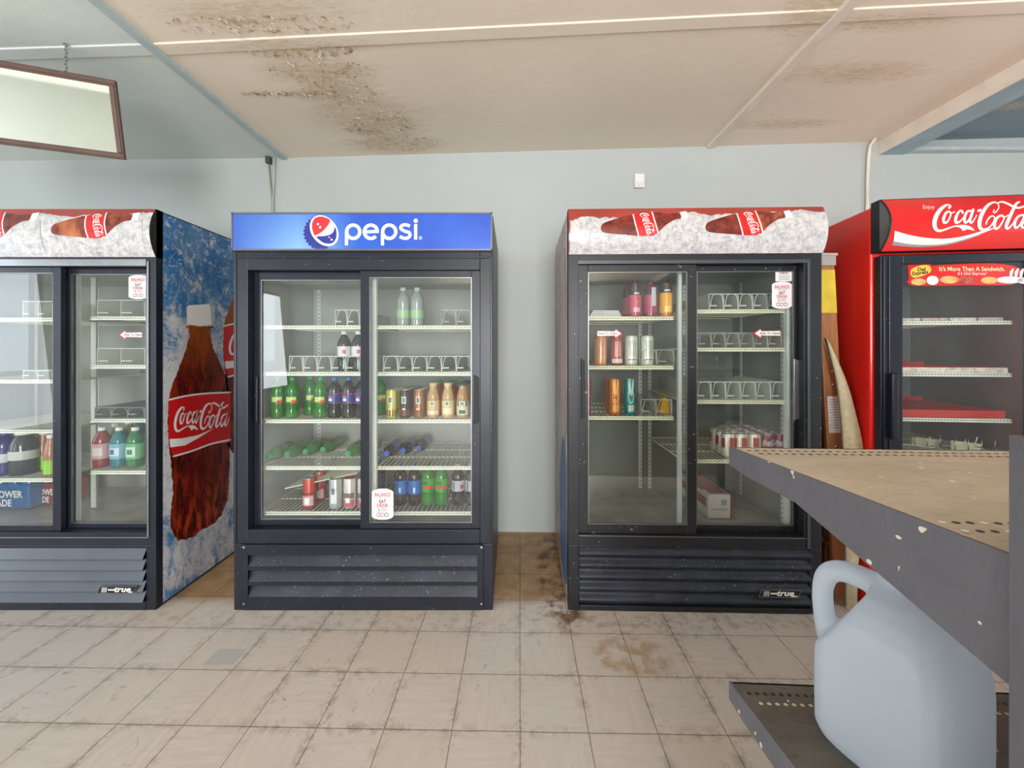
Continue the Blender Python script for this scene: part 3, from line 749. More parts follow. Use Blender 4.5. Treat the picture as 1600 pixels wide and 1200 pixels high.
def louvre(mb, x0, x1, z0, z1, n, dep, m, rounded=False):
    pr = []; p = (z1-z0)/n
    for i in range(n):
        za = z1-i*p
        if rounded:
            for k in range(10):
                a = k/10; pr.append((0.012-dep*0.5*(1+math.sin(2*PI*a-PI/2)), za-a*p))
        else:
            pr += [(0.004, za), (0.004-dep*0.12, za-p*0.1), (0.004-dep*0.72, za-p*0.62), (0.004-dep, za-p*0.86), (0.004-dep*0.94, za-p*0.93), (0.006, za-p*0.97)]
    pr.append((0.012 if rounded else 0.004, z1-n*p))
    mb.extrude_x(pr, x0, x1, m, closed=False, smooth=rounded)
def top_level_item(F, px, d, z, proto, name, label, cat, group, rz=0.0, rx=0.0, pxd=None):
    u = F.u(px, d); x, y, _ = F.world(u, d)
    o = place(proto, name, (x, y, z), rz-F.a, label, cat, group, rx)
    return o
def place(proto, name, loc, rz, label, cat, group=None, rx=0.0):
    o = bpy.data.objects.new(name, None); COL.objects.link(o); o.empty_display_size = 0.05
    o.location = loc; o.rotation_euler = (rx, 0, rz); tag(o, label, cat, group)
    for nm, me in proto:
        c = bpy.data.objects.new(nm, me); COL.objects.link(c); c.parent = o
    return o
# ------------------------------------------------------------------ drink prototypes: list of (part name, mesh)
def mesh_of(mb, name):
    o = mb.build(name); me = o.data; bpy.data.objects.remove(o); return me
BOT = [(0.62,0.0),(0.86,0.004),(0.97,0.02),(1.0,0.05),(0.98,0.18),(0.92,0.29),(1.0,0.35),(1.0,0.64),(0.98,0.70),(0.88,0.76),(0.66,0.83),(0.46,0.88),(0.38,0.905),(0.37,0.93)]
def bottle(h=0.215, r=0.035, liq=(30,130,40), lab=(30,120,60), cap=(30,130,80), l0=0.36, l1=0.62, patch=None, key='b', prof=None, capr=0.44, half=None):
    pr = prof or BOT
    lm = liquid(key+'_liquid', liq); cm = flat(key+'_cap', cap, 0.4); bm_ = flat(key+'_label', lab, 0.35)
    b = MB(); b.lathe([(r*a, h*z) for a, z in pr], lm, 18)
    if half: b.lathe([(r*1.004*a, h*z) for a, z in pr if z >= half], liquid(key+'_neck', (200,206,200)), 18, capb=False)
    c = MB(); c.lathe([(r*capr, h*0.915), (r*capr, h*0.99), (r*capr*0.9, h)], cm, 16)
    out = [('bottle_body', mesh_of(b, key+'_body')), ('cap', mesh_of(c, key+'_cap'))]
    if lab:
        l = MB(); l.lathe([(r*1.012, h*l0), (r*1.012, h*l1)], bm_, 22, capb=False, capt=False)
        for (a0, a1, q0, q1, rgb) in (patch or []):
            l.lathe([(r*1.025, h*q0), (r*1.025, h*q1)], flat(key+'_patch', rgb, 0.35), 5, capb=False, capt=False, a0=-PI/2+a0, a1=-PI/2+a1)
        out.append(('label_band', mesh_of(l, key+'_label')))
    return out
def can(h=0.122, r=0.033, col=(200,200,200), top=(190,190,190), patch=None, key='c', fn=None, tall=False):
    sm = flat(key+'_ink', col, 0.3, metal=0.35); b = MB()
    b.lathe([(r*0.8, 0), (r*0.97, 0.006), (r, 0.012), (r, h-0.012), (r*0.9, h-0.003)], sm, 20, capt=False)
    for (a0, a1, q0, q1, rgb) in (patch or []):
        b.lathe([(r*1.01, h*q0), (r*1.01, h*q1)], flat(key+'_patch', rgb, 0.35), 6, capb=False, capt=False, a0=-PI/2+a0, a1=-PI/2+a1)
    if fn: fn(b, r, h)
    t = MB(); tm = mat(key+'_lid', top, 0.3, 0.7)
    t.lathe([(r*0.9, h-0.003), (r*0.9, h), (r*0.84, h), (r*0.82, h-0.004)], tm, 20, capb=False)
    t.box(-0.006, 0.006, -0.012, 0.004, h-0.004, h-0.0025, tm)
    return [('can_body', mesh_of(b, key+'_can')), ('lid', mesh_of(t, key+'_lid'))]
# ================================================================== COOLER WITH BLUE HEADER (second from left)
def side_strip(mb, *a): pass
def build_blue():
    F = F2; E = empty('drink_cooler', (F.ox, F.oy, 0), -F.a, 'black two-door sliding glass drink cooler with a bright blue header sign', 'cooler')
    W = F.u(770); u = lambda p, d=0: F.u(p, d); z = lambda p, d=0: F.z(p, d)
    op = (u(387), u(750), z(828), z(422)); H = z(334)
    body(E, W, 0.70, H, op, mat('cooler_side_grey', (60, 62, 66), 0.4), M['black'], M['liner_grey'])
    mb = MB(); B = M['black']
    ring_frame(mb, 0, W, z(850), z(393), op[0], op[1], op[2], op[3], 0.0, 0.03, B)
    mb.box(u(372), u(764), -0.006, 0.0, z(404), z(400), B)
    mb.box(0.0, 0.012, -0.005, 0.0, z(850), z(396), B); mb.box(W-0.012, W, -0.005, 0.0, z(850), z(396), B)
    # tracks inside the opening
    mb.box(op[0]-0.01, op[1]+0.01, 0.03, 0.075, op[2]-0.012, op[2]-0.001, M['rubber']); mb.box(op[0]-0.01, op[1]+0.01, 0.03, 0.075, op[3]+0.001, op[3]+0.012, M['rubber'])
    mb.box(op[0]-0.012, op[0]-0.001, 0.03, 0.075, op[2], op[3], M['rubber']); mb.box(op[1]+0.001, op[1]+0.012, 0.03, 0.075, op[2], op[3], M['rubber'])
    mb.build('door_frame', E, bevel=0.0025)
    d1 = door(E, op[0], u(577, .045), op[2], op[3], F.u(407, .045), u(572, .05), F.z(812, .045), F.z(437, .045), 0.046, B, 'left sliding door on the rear track', (F.u(399,.04), F.u(403,.04), F.z(660,.04), F.z(588,.04)), B, 1)
    d2 = door(E, F.u(563,.012), op[1], op[2], op[3], F.u(577,.012), F.u(737,.012), F.z(817,.012), F.z(433,.012), 0.012, B, 'right sliding door on the front track', (u(740), u(748), z(664), z(586)), M['rubber'], -1)
    balance_sticker(d2, u(578.5), u(612.5), z(815), z(766), 0.022, 'white rounded advice sticker at the lower left of the glass')
    # louvred service panel
    g = MB(); x0, x1, za, zb_ = u(380), u(755), z(945), z(850)
    px0, px1 = u(389), u(746); rows = [(866, 884), (890, 908), (913.5, 931.5)]
    gd = M['grille_dusty']
    g.box(x0, px0, -0.008, 0.0, za, zb_, B); g.box(px1, x1, -0.008, 0.0, za, zb_, B)
    prev = 850
    for a, b in rows+[(945, 945)]:
        g.box(px0, px1, -0.008, 0.0, z(a), z(prev), B); prev = b
    for a, b in rows:
        g.add([(px0, 0.030, z(a)), (px1, 0.030, z(a)), (px1, -0.006, z(b)), (px0+0.0, -0.006, z(b))], [(0,3,2,1)], gd)
        g.add([(px0, 0.030, z(a)), (px0, -0.008, z(a)), (px0, -0.006, z(b))], [(0,1,2)], M['rubber'])
    g.add([(px0, 0.031, za), (px1, 0.031, za), (px1, 0.031, zb_), (px0, 0.031, zb_)], [(0,1,2,3)], M['rubber'])
    go = g.build('grille', E)
    for px, py in ((382.5, 854), (752.5, 854), (382.5, 942), (752.5, 942)):
        s = MB(); s.lathe([(0.0, -0.003), (0.004, -0.002), (0.0055, 0.0)], M['steel'], 10); o = s.build('screw', go); o.location = (u(px), -0.0085, z(py)); o.rotation_euler = (R(90), 0, 0)
    t = MB(); t.box(0, x0, -0.001, 0.03, 0.0, z(850), B); t.box(x1, W, -0.001, 0.03, 0, z(850), B); t.box(x0, x1, -0.004, 0.03, 0.0, z(945), M['black2']); t.build('base_trim', E, bevel=0.002)
    # header
    h = MB(); dh = -0.028
    uu = lambda p: F.u(p, dh); zz = lambda p: F.z(p, dh)
    h.box(uu(363), uu(768), dh, 0.03, zz(390), zz(333), M['rubber'])
    for bx in ((uu(362), uu(769), zz(334.5), zz(332)), (uu(362), uu(769), zz(391.5), zz(389)), (uu(362), uu(364), zz(391), zz(332)), (uu(767), uu(769), zz(391), zz(332))):
        h.box(bx[0], bx[1], dh-0.004, 0.03, bx[2], bx[3], mat('header_edge', (110, 112, 118), 0.35, 0.5))
    def mp(x, y, e):
        q = F.loc(470+x/8, 325+y/8, dh-0.001-e); return (q[0], dh-0.001-e, q[1])
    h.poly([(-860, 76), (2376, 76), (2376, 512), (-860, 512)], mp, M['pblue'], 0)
    # crown cap with teeth
    pts = []
    for k in range(60):
        a = R(95+k*3.2); rr = 1.0+(0.055 if k % 4 < 2 else -0.02)
        pts.append((270+228*rr*math.cos(a)*0.98-5, 300-215*rr*math.sin(a)*1.0+8))
    pts = [(x, min(510, y)) for x, y in pts]
    h.poly(pts+[(400, 440), (300, 300), (240, 120)], mp, M['navy'], 0.0006)
    def ell(cx, cy, a, b, rot, n=40):
        return [(cx+a*math.cos(t)*math.cos(rot)-b*math.sin(t)*math.sin(rot), cy+a*math.cos(t)*math.sin(rot)+b*math.sin(t)*math.cos(rot)) for t in [2*PI*k/n for k in range(n)]]
    h.poly(ell(292, 284, 212, 158, R(52)), mp, M['pwhite'], 0.0012)
    h.poly(smooth_wide([(366,156),(318,122),(250,106),(180,124),(144,180),(140,250),(168,338),(196,336),(262,300),(330,228)], 4, True), mp, M['pred'], 0.0018)
    h.poly(smooth_wide([(196,360),(270,352),(350,338),(404,300),(428,238),(446,300),(440,380),(400,434),(345,446),(270,428)], 4, True), mp, M['navy'], 0.0018)
    for c, r in (((215,200),14), ((242,240),14), ((385,395),13), ((355,365),9)): h.disc(c, r, mp, M['pwhite'], 0.0024)
    W_ = M['pwhite']
    def ring(cx, cy, r, wd, a0=0, a1=360):
        n = 36; P = [(cx+r*math.cos(R(a0+(a1-a0)*k/n)), cy-r*1.02*math.sin(R(a0+(a1-a0)*k/n))) for k in range(n+1)]
        h.stroke(P if a1-a0 < 360 else P[:-1], wd, mp, W_, 0.0012, sub=1, closed=a1-a0 >= 360, caps=False)
    for cx in (655, 1105): ring(cx, 297, 82, 42); h.poly([(cx-104, 297), (cx-104, 466), (cx-64, 466), (cx-64, 297)], mp, W_, 0.0020)
    ring(876, 297, 82, 42, 0, 318); h.poly([(800, 280), (976, 272), (976, 312), (800, 318)], mp, W_, 0.0020)
    h.stroke([(1362,228),(1318,210),(1266,218),(1250,254),(1296,288),(1352,306),(1364,346),(1326,378),(1276,374),(1236,356)], 40, mp, W_, 0.0012, sub=6, caps=False)
    h.poly([(1416,202),(1456,202),(1456,394),(1416,394)], mp, W_, 0.0012); h.disc((1437,160), 27, mp, W_, 0.0012, 20)
    h.stroke([(1496+18*math.cos(k*PI/5), 374+18*math.sin(k*PI/5)) for k in range(10)], 6, mp, W_, 0.0012, sub=1, closed=True)
    h.text('R', 1496, 374, 24, lambda x, y, e: mp(x, 748-y, e), W_, 0.0012)
    o = h.build('header_sign', E); o['label'] = 'blue header sign with white lettering and a bottle cap emblem'
    # shelves and uprights, in two bays
    mid = F.u(566, .1)
    uL0, uL1, uR0, uR1 = op[0]-0.006, F.u(580, .09)-0.018, F.u(589, .09), op[1]+0.006
    for py in (509, 582, 656, 729, 800):
        zq = F.z(py, 0.095)
        shelf_mb(uL0, uL1, 0.095, 0.63, zq, M['wire']).build('wire_shelf', E)
        shelf_mb(uR0, uR1, 0.095, 0.63, zq, M['wire']).build('wire_shelf', E)
    p = MB(); p.box(F.u(580,.08)-0.014, F.u(589,.08)-0.003, 0.08, 0.10, op[2], op[3], M['liner']); p.build('centre_post', E)
    for x in (op[0]+0.03, F.u(580,.64)-0.03, F.u(580,.64)+.02, op[1]-0.03): standard(E, x, 0.65, op[2], op[3], 'front')
    return E
build_blue()
# ================================================================== COOLERS WITH ICE HEADER (left, third)
def header_ice(F, E, W, top, bot, offs, wear):
    """curved header: art traced in px of the third cooler"""
    zt, zb_ = top, bot
    def dep(z):
        v = (z-zb_)/(zt-zb_); return -0.004-0.135*max(0, v*(1-v))
    h = MB(); N = 12; prof = [(0.035, zt), (0.035, zb_)]+[(dep(zb_+(zt-zb_)*k/N), zb_+(zt-zb_)*k/N) for k in range(N+1)]
    n = len(prof); x0, x1 = -0.002, W+0.002
    tri = tessellate_polygon([[Vector((a, b, 0)) for a, b in prof]])
    for x, f in ((x0, 1), (x1, -1)): h.add([(x, a, b) for a, b in prof], [t if f > 0 else tuple(reversed(t)) for t in tri], M['rubber'])
    h.add([(x0, a, b) for a, b in prof]+[(x1, a, b) for a, b in prof], [(i, i+1, n+i+1, n+i) for i in range(2, n-1)], M['hdr_red'], True)
    h.box(x0, x1, 0.0, 0.035, zb_, zt, M['rubber'])
    # art space: x in px at the reference cooler, y in px (310 + y/3.636)
    px2u = lambda x: F3.u(860+x/3.636)+offs
    zref_t, zref_b = F3.z(327), F3.z(397)
    def mp(x, y, e):
        u = min(max(px2u(x), x0), x1); zr = F3.z(310+y/3.636); v = (zr-zref_b)/(zref_t-zref_b); v = min(max(v, 0.001), 0.995)
        z = zb_+(zt-zb_)*v; return (u, dep(z)-0.0006-e, z)
    cuts = [64+k*13 for k in range(1, 20)]
    Bt = 318
    def ice_top(seed, pts): return jag(pts, 6, 14, seed)
    lo = -400 if offs else 105
    back = [(lo, 138), (105,140),(160,122),(188,108),(240,120),(300,122),(380,118),(430,118),(560,112),(700,104),(740,92),(792,88),(830,96),(884,110),(960,110),(1010,104),(1120,100),(1290,96),(1345,88),(1410,84),(1470,96),(1562,92)]
    h.poly([(x, y) for x, y in ice_top(2, back)]+[(1566, Bt), (lo, Bt)], mp, M['ice'], 0.0002, cuts)
    mirror_ = (-1 if wear else 1)
    for k in (([0, 1]) if not offs or offs > -0.5 else [0, 1]):
        s = 582*k
        bt = [(278,188),(286,160),(322,142),(400,118),(460,104),(590,90),(650,98),(722,98),(726,130),(690,138),(640,168),(600,205),(560,226),(500,226),(400,218),(300,208)]
        h.poly([(x+s, y) for x, y in smooth_wide(bt, 3, True)], mp, M['cola_hdr'], 0.0006, cuts)
        h.poly([(x+s, y) for x, y in [(728,90),(764,84),(768,134),(730,138)]], mp, M['white'], 0.0010, cuts)
        lb = [(460,104),(572,88),(596,214),(566,226),(488,226)]
        h.poly([(x+s, y) for x, y in lb], mp, M['red'], 0.0010, cuts)
        for q in ([(462,104),(470,160),(488,226)], [(570,88),(580,150),(597,214)]): h.stroke([(x+s, y) for x, y in q], 7, mp, M['white'], 0.0014, sub=3)
        # little lettering running down the label
        ca, sa = math.cos(R(76)), math.sin(R(76)); sc = 0.118
        def ml(x, y, e, s=s):
            a, b = (x-1110)*sc*1.0, (y-290)*sc*1.35
            return mp(s+538+a*ca-b*sa, 156+a*sa+b*ca, e)
        script_logo(h, ml, M['white'], 0.0014)
        fr = [(262,196),(300,212),(350,222),(420,222),(480,228),(560,228),(600,212),(650,182),(700,152),(740,138),(790,118),(800,180)]
        h.poly([(x+s, y) for x, y in jag(fr, 5, 12, 5+k)]+[(800+s, 300), (262+s, 300)], mp, M['ice'], 0.0018, cuts)
    o = h.build('header_sign', E); o['label'] = 'curved header printed with dark bottles lying in crushed ice'
    return dep
def build_ice(F, label, right):
    E = empty('drink_cooler', (F.ox, F.oy, 0), -F.a, label, 'cooler')
    if right:
        Wp, D = F.u(1284), 0.70
        X = dict(op=(904, 1256, 835, 413), left=(904, 1088, 919, 1074, 819, 425), rdoor=(1076, 1256, 1089, 1240, 818, 425), top=327, hb=398, g=(905, 1266, 855, 945), split=1063)
        B = M['black2']
    else:
        Wp, D = 1.267, 0.70
        X = dict(op=(-150, 231, 832, 416), left=(-150, 95, -135, 82, 821, 426), rdoor=(84, 231, 110, 228, 818, 428), top=327, hb=402, g=(-150, 228, 857, 940), split=95)
        B = M['black']
    W = Wp; u = lambda p, d=0: F.u(p, d)
    if right: z = lambda p, d=0: F.z(p, d, 905)
    else: z = lambda p, d=0: F.z(p, d)
    op = (u(X['op'][0]), u(X['op'][1]), z(X['op'][2]), z(X['op'][3])); H = z(X['top'])
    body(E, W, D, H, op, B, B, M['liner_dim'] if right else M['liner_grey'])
    mb = MB(); ring_frame(mb, 0, W, z(852), z(X['hb']), op[0], op[1], op[2], op[3], 0.0, 0.03, B)
    if right:
        mb.box(op[0]-0.004, op[1]+0.02, -0.006, 0, z(413), z(407.5), M['grille1']); mb.box(u(1261), u(1265), -0.006, 0, z(852), z(408), M['grille1'])
        mb.box(0, 0.01, -0.004, 0, z(852), z(402), B); mb.box(u(905), u(1266), -0.002, 0, z(837.5), z(836.5), M['alu'])
    else:
        mb.box(0.02, u(230), -0.008, 0, z(416), z(405.5), M['alu']); mb.box(u(231), u(233.5), -0.006, 0, z(838), z(408), M['alu'])
        mb.box(0.02, u(232), -0.002, 0, z(840.6), z(839.4), M['alu'])
    mb.box(op[0]-0.01, op[1]+0.01, 0.03, 0.075, op[2]-0.012, op[2]-0.001, M['rubber']); mb.box(op[0]-0.01, op[1]+0.01, 0.03, 0.075, op[3]+0.001, op[3]+0.012, M['rubber'])
    mb.box(op[0]-0.012, op[0]-0.001, 0.03, 0.075, op[2], op[3], M['rubber']); mb.box(op[1]+0.001, op[1]+0.012, 0.03, 0.075, op[2], op[3], M['rubber'])
    mb.build('door_frame', E, bevel=0.0025)
    l = X['left']; r = X['rdoor']
    dl = door(E, op[0], u(l[1], .012), op[2], op[3], u(l[2], .012), u(l[3], .012), z(l[4], .012), z(l[5], .012), 0.012, B, 'left sliding door on the front track',
              (u(908), u(914), z(656), z(560)) if right else None, M['rubber'], -1)
    dr = door(E, u(r[0], .046), op[1]-0.0005, op[2], op[3], u(r[2], .046), min(u(r[3], .046), op[1]-0.006), z(r[4], .046), z(r[5], .046), 0.046, B, 'right sliding door on the rear track',
              (u(1241.5, .03), u(1251.5, .03), z(656, .03), z(560, .03)) if right else (u(227, .03)+0.004, u(231, .03)+.004, z(655, .03), z(562, .03)), M['alu'] if right else M['black'], -1)
    if right:
        balance_sticker(dr, u(1208, .046), u(1239.5, .046), z(483, .046), z(441, .046), 0.056, 'white rounded advice sticker near the top right of the glass')
        s = MB(); a0, a1, b0, b1 = u(1213.5, .046), u(1240, .046), z(440.5, .046), z(425.5, .046)
        mp = lambda x, y, e: (a0+(a1-a0)*x, 0.0555-e, b0+(b1-b0)*y)
        s.poly([(0,0),(1,0),(1,1),(0,1)], mp, M['sticker']); sc = 1/2600
        script_logo(s, lambda x, y, e: mp(0.5+(x-1110)*0.00048, 0.86-(y-290)*0.0008, e), M['ink'], 0.0005)
        for k in range(3): s.poly([(.2,.5-.17*k),(.85,.5-.17*k),(.85,.56-.17*k),(.2,.56-.17*k)], mp, M['greyink'], 0.0005)
        o = s.build('sticker', dr); o['label'] = 'small square notice sticker in the top right corner'
        slide_sticker(dr, u(1179, .046), u(1221, .046), z(521, .046), 0.034, 0.056, -1, 'red-edged arrow sticker pointing left')
        slide_sticker(dl, u(934, .012), u(973, .012), z(521, .012), 0.034, 0.022, 1, 'arrow sticker pointing right')
    else:
        balance_sticker(dr, u(198, .046), u(228, .046), z(467, .046), z(429, .046), 0.056, 'white advice sticker at the top right of the glass')
        slide_sticker(dr, u(183, .046), u(219, .046), z(523, .046), 0.034, 0.056, -1, 'pale arrow sticker pointing left')
    g = MB(); gx0, gx1, ga, gb = u(X['g'][0]), u(X['g'][1]), z(X['g'][3]), z(X['g'][2])
    louvre(g, gx0, gx1, ga, gb, 5 if right else 5, 0.022, M['grille_dusty'] if right else M['grille1'], right)
    g.box(gx0, gx1, 0.014, 0.02, ga, gb, M['rubber'])
    g.build('grille', E)
    bd = (1181, 1243, 924.5, 912.5) if right else (158, 216, 923.5, 911.5)
    badge(E, u(bd[0]), u(bd[1]), z(bd[2]), z(bd[3]), -0.021)
    t = MB(); t.box(0, gx0, -0.001, 0.03, 0.0, z(852), B); t.box(gx1, W, -0.001, 0.03, 0.0, z(852), B); t.box(gx0, gx1, -0.003, 0.03, 0.0, ga, B)
    t.box(gx0, gx1, 0.0, 0.03, gb, z(852), B); t.build('base_trim', E, bevel=0.003)
    header_ice(F, E, W, z(X['top']), z(X['hb']), 0 if right else (F.u(160)-F3.u(1164)), right)
    # interior
    S0 = M['wire_yellow'] if right else M['wire']
    spl = u(X['split'], .09)
    if right:
        L = [495, 572, 651]; Rr = [484, 544, 626, 719]
        for py in L: shelf_mb(op[0]-0.004, spl-0.03, 0.10, 0.62, F.z(py, 0.10, 990), S0).build('wire_shelf', E)
        for py in Rr: shelf_mb(spl+0.012, u(1228, .10)-0.004, 0.10, 0.62, F.z(py, 0.10, 1160), S0).build('wire_shelf', E)
        p = MB(); p.box(spl-0.014, spl+0.002, 0.075, 0.10, op[2], op[3], M['liner']); p.build('centre_post', E)
        p = MB(); p.box(u(1222, .12), op[1]+0.01, 0.08, 0.11, op[2], op[3], M['liner']); p.build('side_post', E)
        for x in (u(1000, .65), u(1015, .65), spl+0.25): standard(E, x, 0.65, op[2], op[3], 'front')
        for dd in (0.16, 0.55): standard(E, op[1]+0.005, dd, op[2], op[3], 'right')
    else:
        for py in (497, 594, 672, 748): shelf_mb(op[0]+0.01, u(86, .10), 0.10, 0.62, F.z(py, .10), S0).build('wire_shelf', E)
        for py in (495, 571, 655, 736): shelf_mb(u(141, .12), op[1]-0.001, 0.12, 0.62, F.z(py, .12), S0).build('wire_shelf', E)
        p = MB(); p.box(u(114, .08), u(122, .08), 0.075, 0.095, op[2], op[3], M['wall']); p.build('centre_post', E)
        p = MB(); p.box(u(142, .3), u(150, .3), 0.3, 0.31, op[2], op[3], M['wire']); p.build('side_post', E)
        for x in (u(153, .65), op[1]-0.05): standard(E, x, 0.65, op[2], op[3], 'front')
    return E, W, H
E3, W3, H3 = build_ice(F3, 'black two-door cooler with ice-printed header left of the wooden ladder, scuffed front', True)
E1, W1, H1 = build_ice(F1, 'two-door cooler cut by the left photo edge, with a large bottle printed on its side', False)
# ---- printed side of the left cooler
def side_print_left():
    mb = MB(); x = W1+0.0015; X = F1.ox+x
    def mp(px, py, e):
        Y = (X+e)*FPX/(px-CX); return (x+e, Y-F1.oy, CAMZ-(py-HY)/FPX*Y)
    mb.add([(x, 0.036, 0.012), (x, 0.70, 0.012), (x, 0.70, H1-0.008), (x, 0.036, H1-0.008)], [(0,1,2,3)], M['wrap'])
    def bottle_art(ox, oy, s, only=None):
        q = lambda pts: [(ox+(a)*s, oy+(b)*s) for a, b in pts]
        bod = [(-14,28),(-13,45),(-17,60),(-26,85),(-38,115),(-45,140),(-47,180),(-45,215),(-41,250),(-38,290),(-43,320),(-42,345),(-32,364),(-18,362),(-4,356),(8,346),(24,338),(36,326),(47,300),(50,250),(50,200),(50,150),(46,110),(34,85),(24,62),(20,45),(20,28)]
        mb.poly(jag(q(bod)+[q(bod)[0]], 1.3*s, 4, 4)[:-1], mp, M['cola'], 0.0004)
        for a, b, c in ((-16, 30, 18), (-17, 36, 23)): pass
        mb.stroke(q([(-17,30),(3,34),(23,30)]), 3*s, mp, M['amber'], 0.0010)
        mb.poly(q([(-17,-2),(-14,-4),(18,-6),(20,0),(22,26),(4,29),(-17,26)]), mp, M['white'], 0.0012)
        lab = [(-46,144),(-20,137),(10,133),(51,131),(51,210),(20,214),(-10,226),(-38,234),(-46,205)]
        mb.poly(q(lab), mp, M['red'], 0.0012)
        mb.stroke(q([(-46,144),(-20,138),(10,134),(51,132)]), 2.6*s, mp, M['white'], 0.0018)
        mb.stroke(q([(-38,232),(-10,224),(20,213),(51,206)]), 2.6*s, mp, M['white'], 0.0018)
        mb.poly(q([(-44,205),(-25,204),(0,199),(26,188),(0,204),(-20,215),(-43,218)]), mp, M['white'], 0.0018)
        ml = lambda a, b, e: mp(ox+s*(-36+(a-575)*0.0785), oy+s*(148+(b-100)*0.125+(1110-a)*0.004), e)
        script_logo(mb, ml, M['white'], 0.0018)
    bottle_art(309, 481, 1.0)
    bottle_art(391, 380, 0.9)
    o = mb.build('side_print', E1); o['label'] = 'side panel print of a tall cola bottle standing in ice and blue water'
side_print_left()
mb = MB(); mb.add([(-0.0015, 0.034, 0.012), (-0.0015, 0.70, 0.012), (-0.0015, 0.70, H3-0.008), (-0.0015, 0.034, H3-0.008)], [(3,2,1,0)], M['wrap2'])
mpx = lambda u_, v, e: (-0.002-e, 0.03+u_, v)
mb.poly(jag([(0.0,0.02),(0.0,0.9),(0.05,1.2),(0.03,1.5),(0.06,1.9),(0.005,1.9),(0.0,0.02)], 0.01, 0.05, 2)[:-1], mpx, M['ice'], 0.0004)
mb.poly(smooth_wide([(0.04,0.95),(0.035,1.2),(0.05,1.5),(0.12,1.78),(0.2,1.8),(0.3,1.5),(0.33,1.1),(0.25,0.85),(0.1,0.8)], 4, True), mpx, M['hdr_red'], 0.0008)
mb.poly(smooth_wide([(0.02,0.1),(0.03,0.5),(0.08,0.75),(0.2,0.8),(0.4,0.5),(0.3,0.1)], 4, True), mpx, flat('wrap_blue', (60,100,150)), 0.0004)
o = mb.build('side_print', E3); o['label'] = 'faded brown and orange side print'
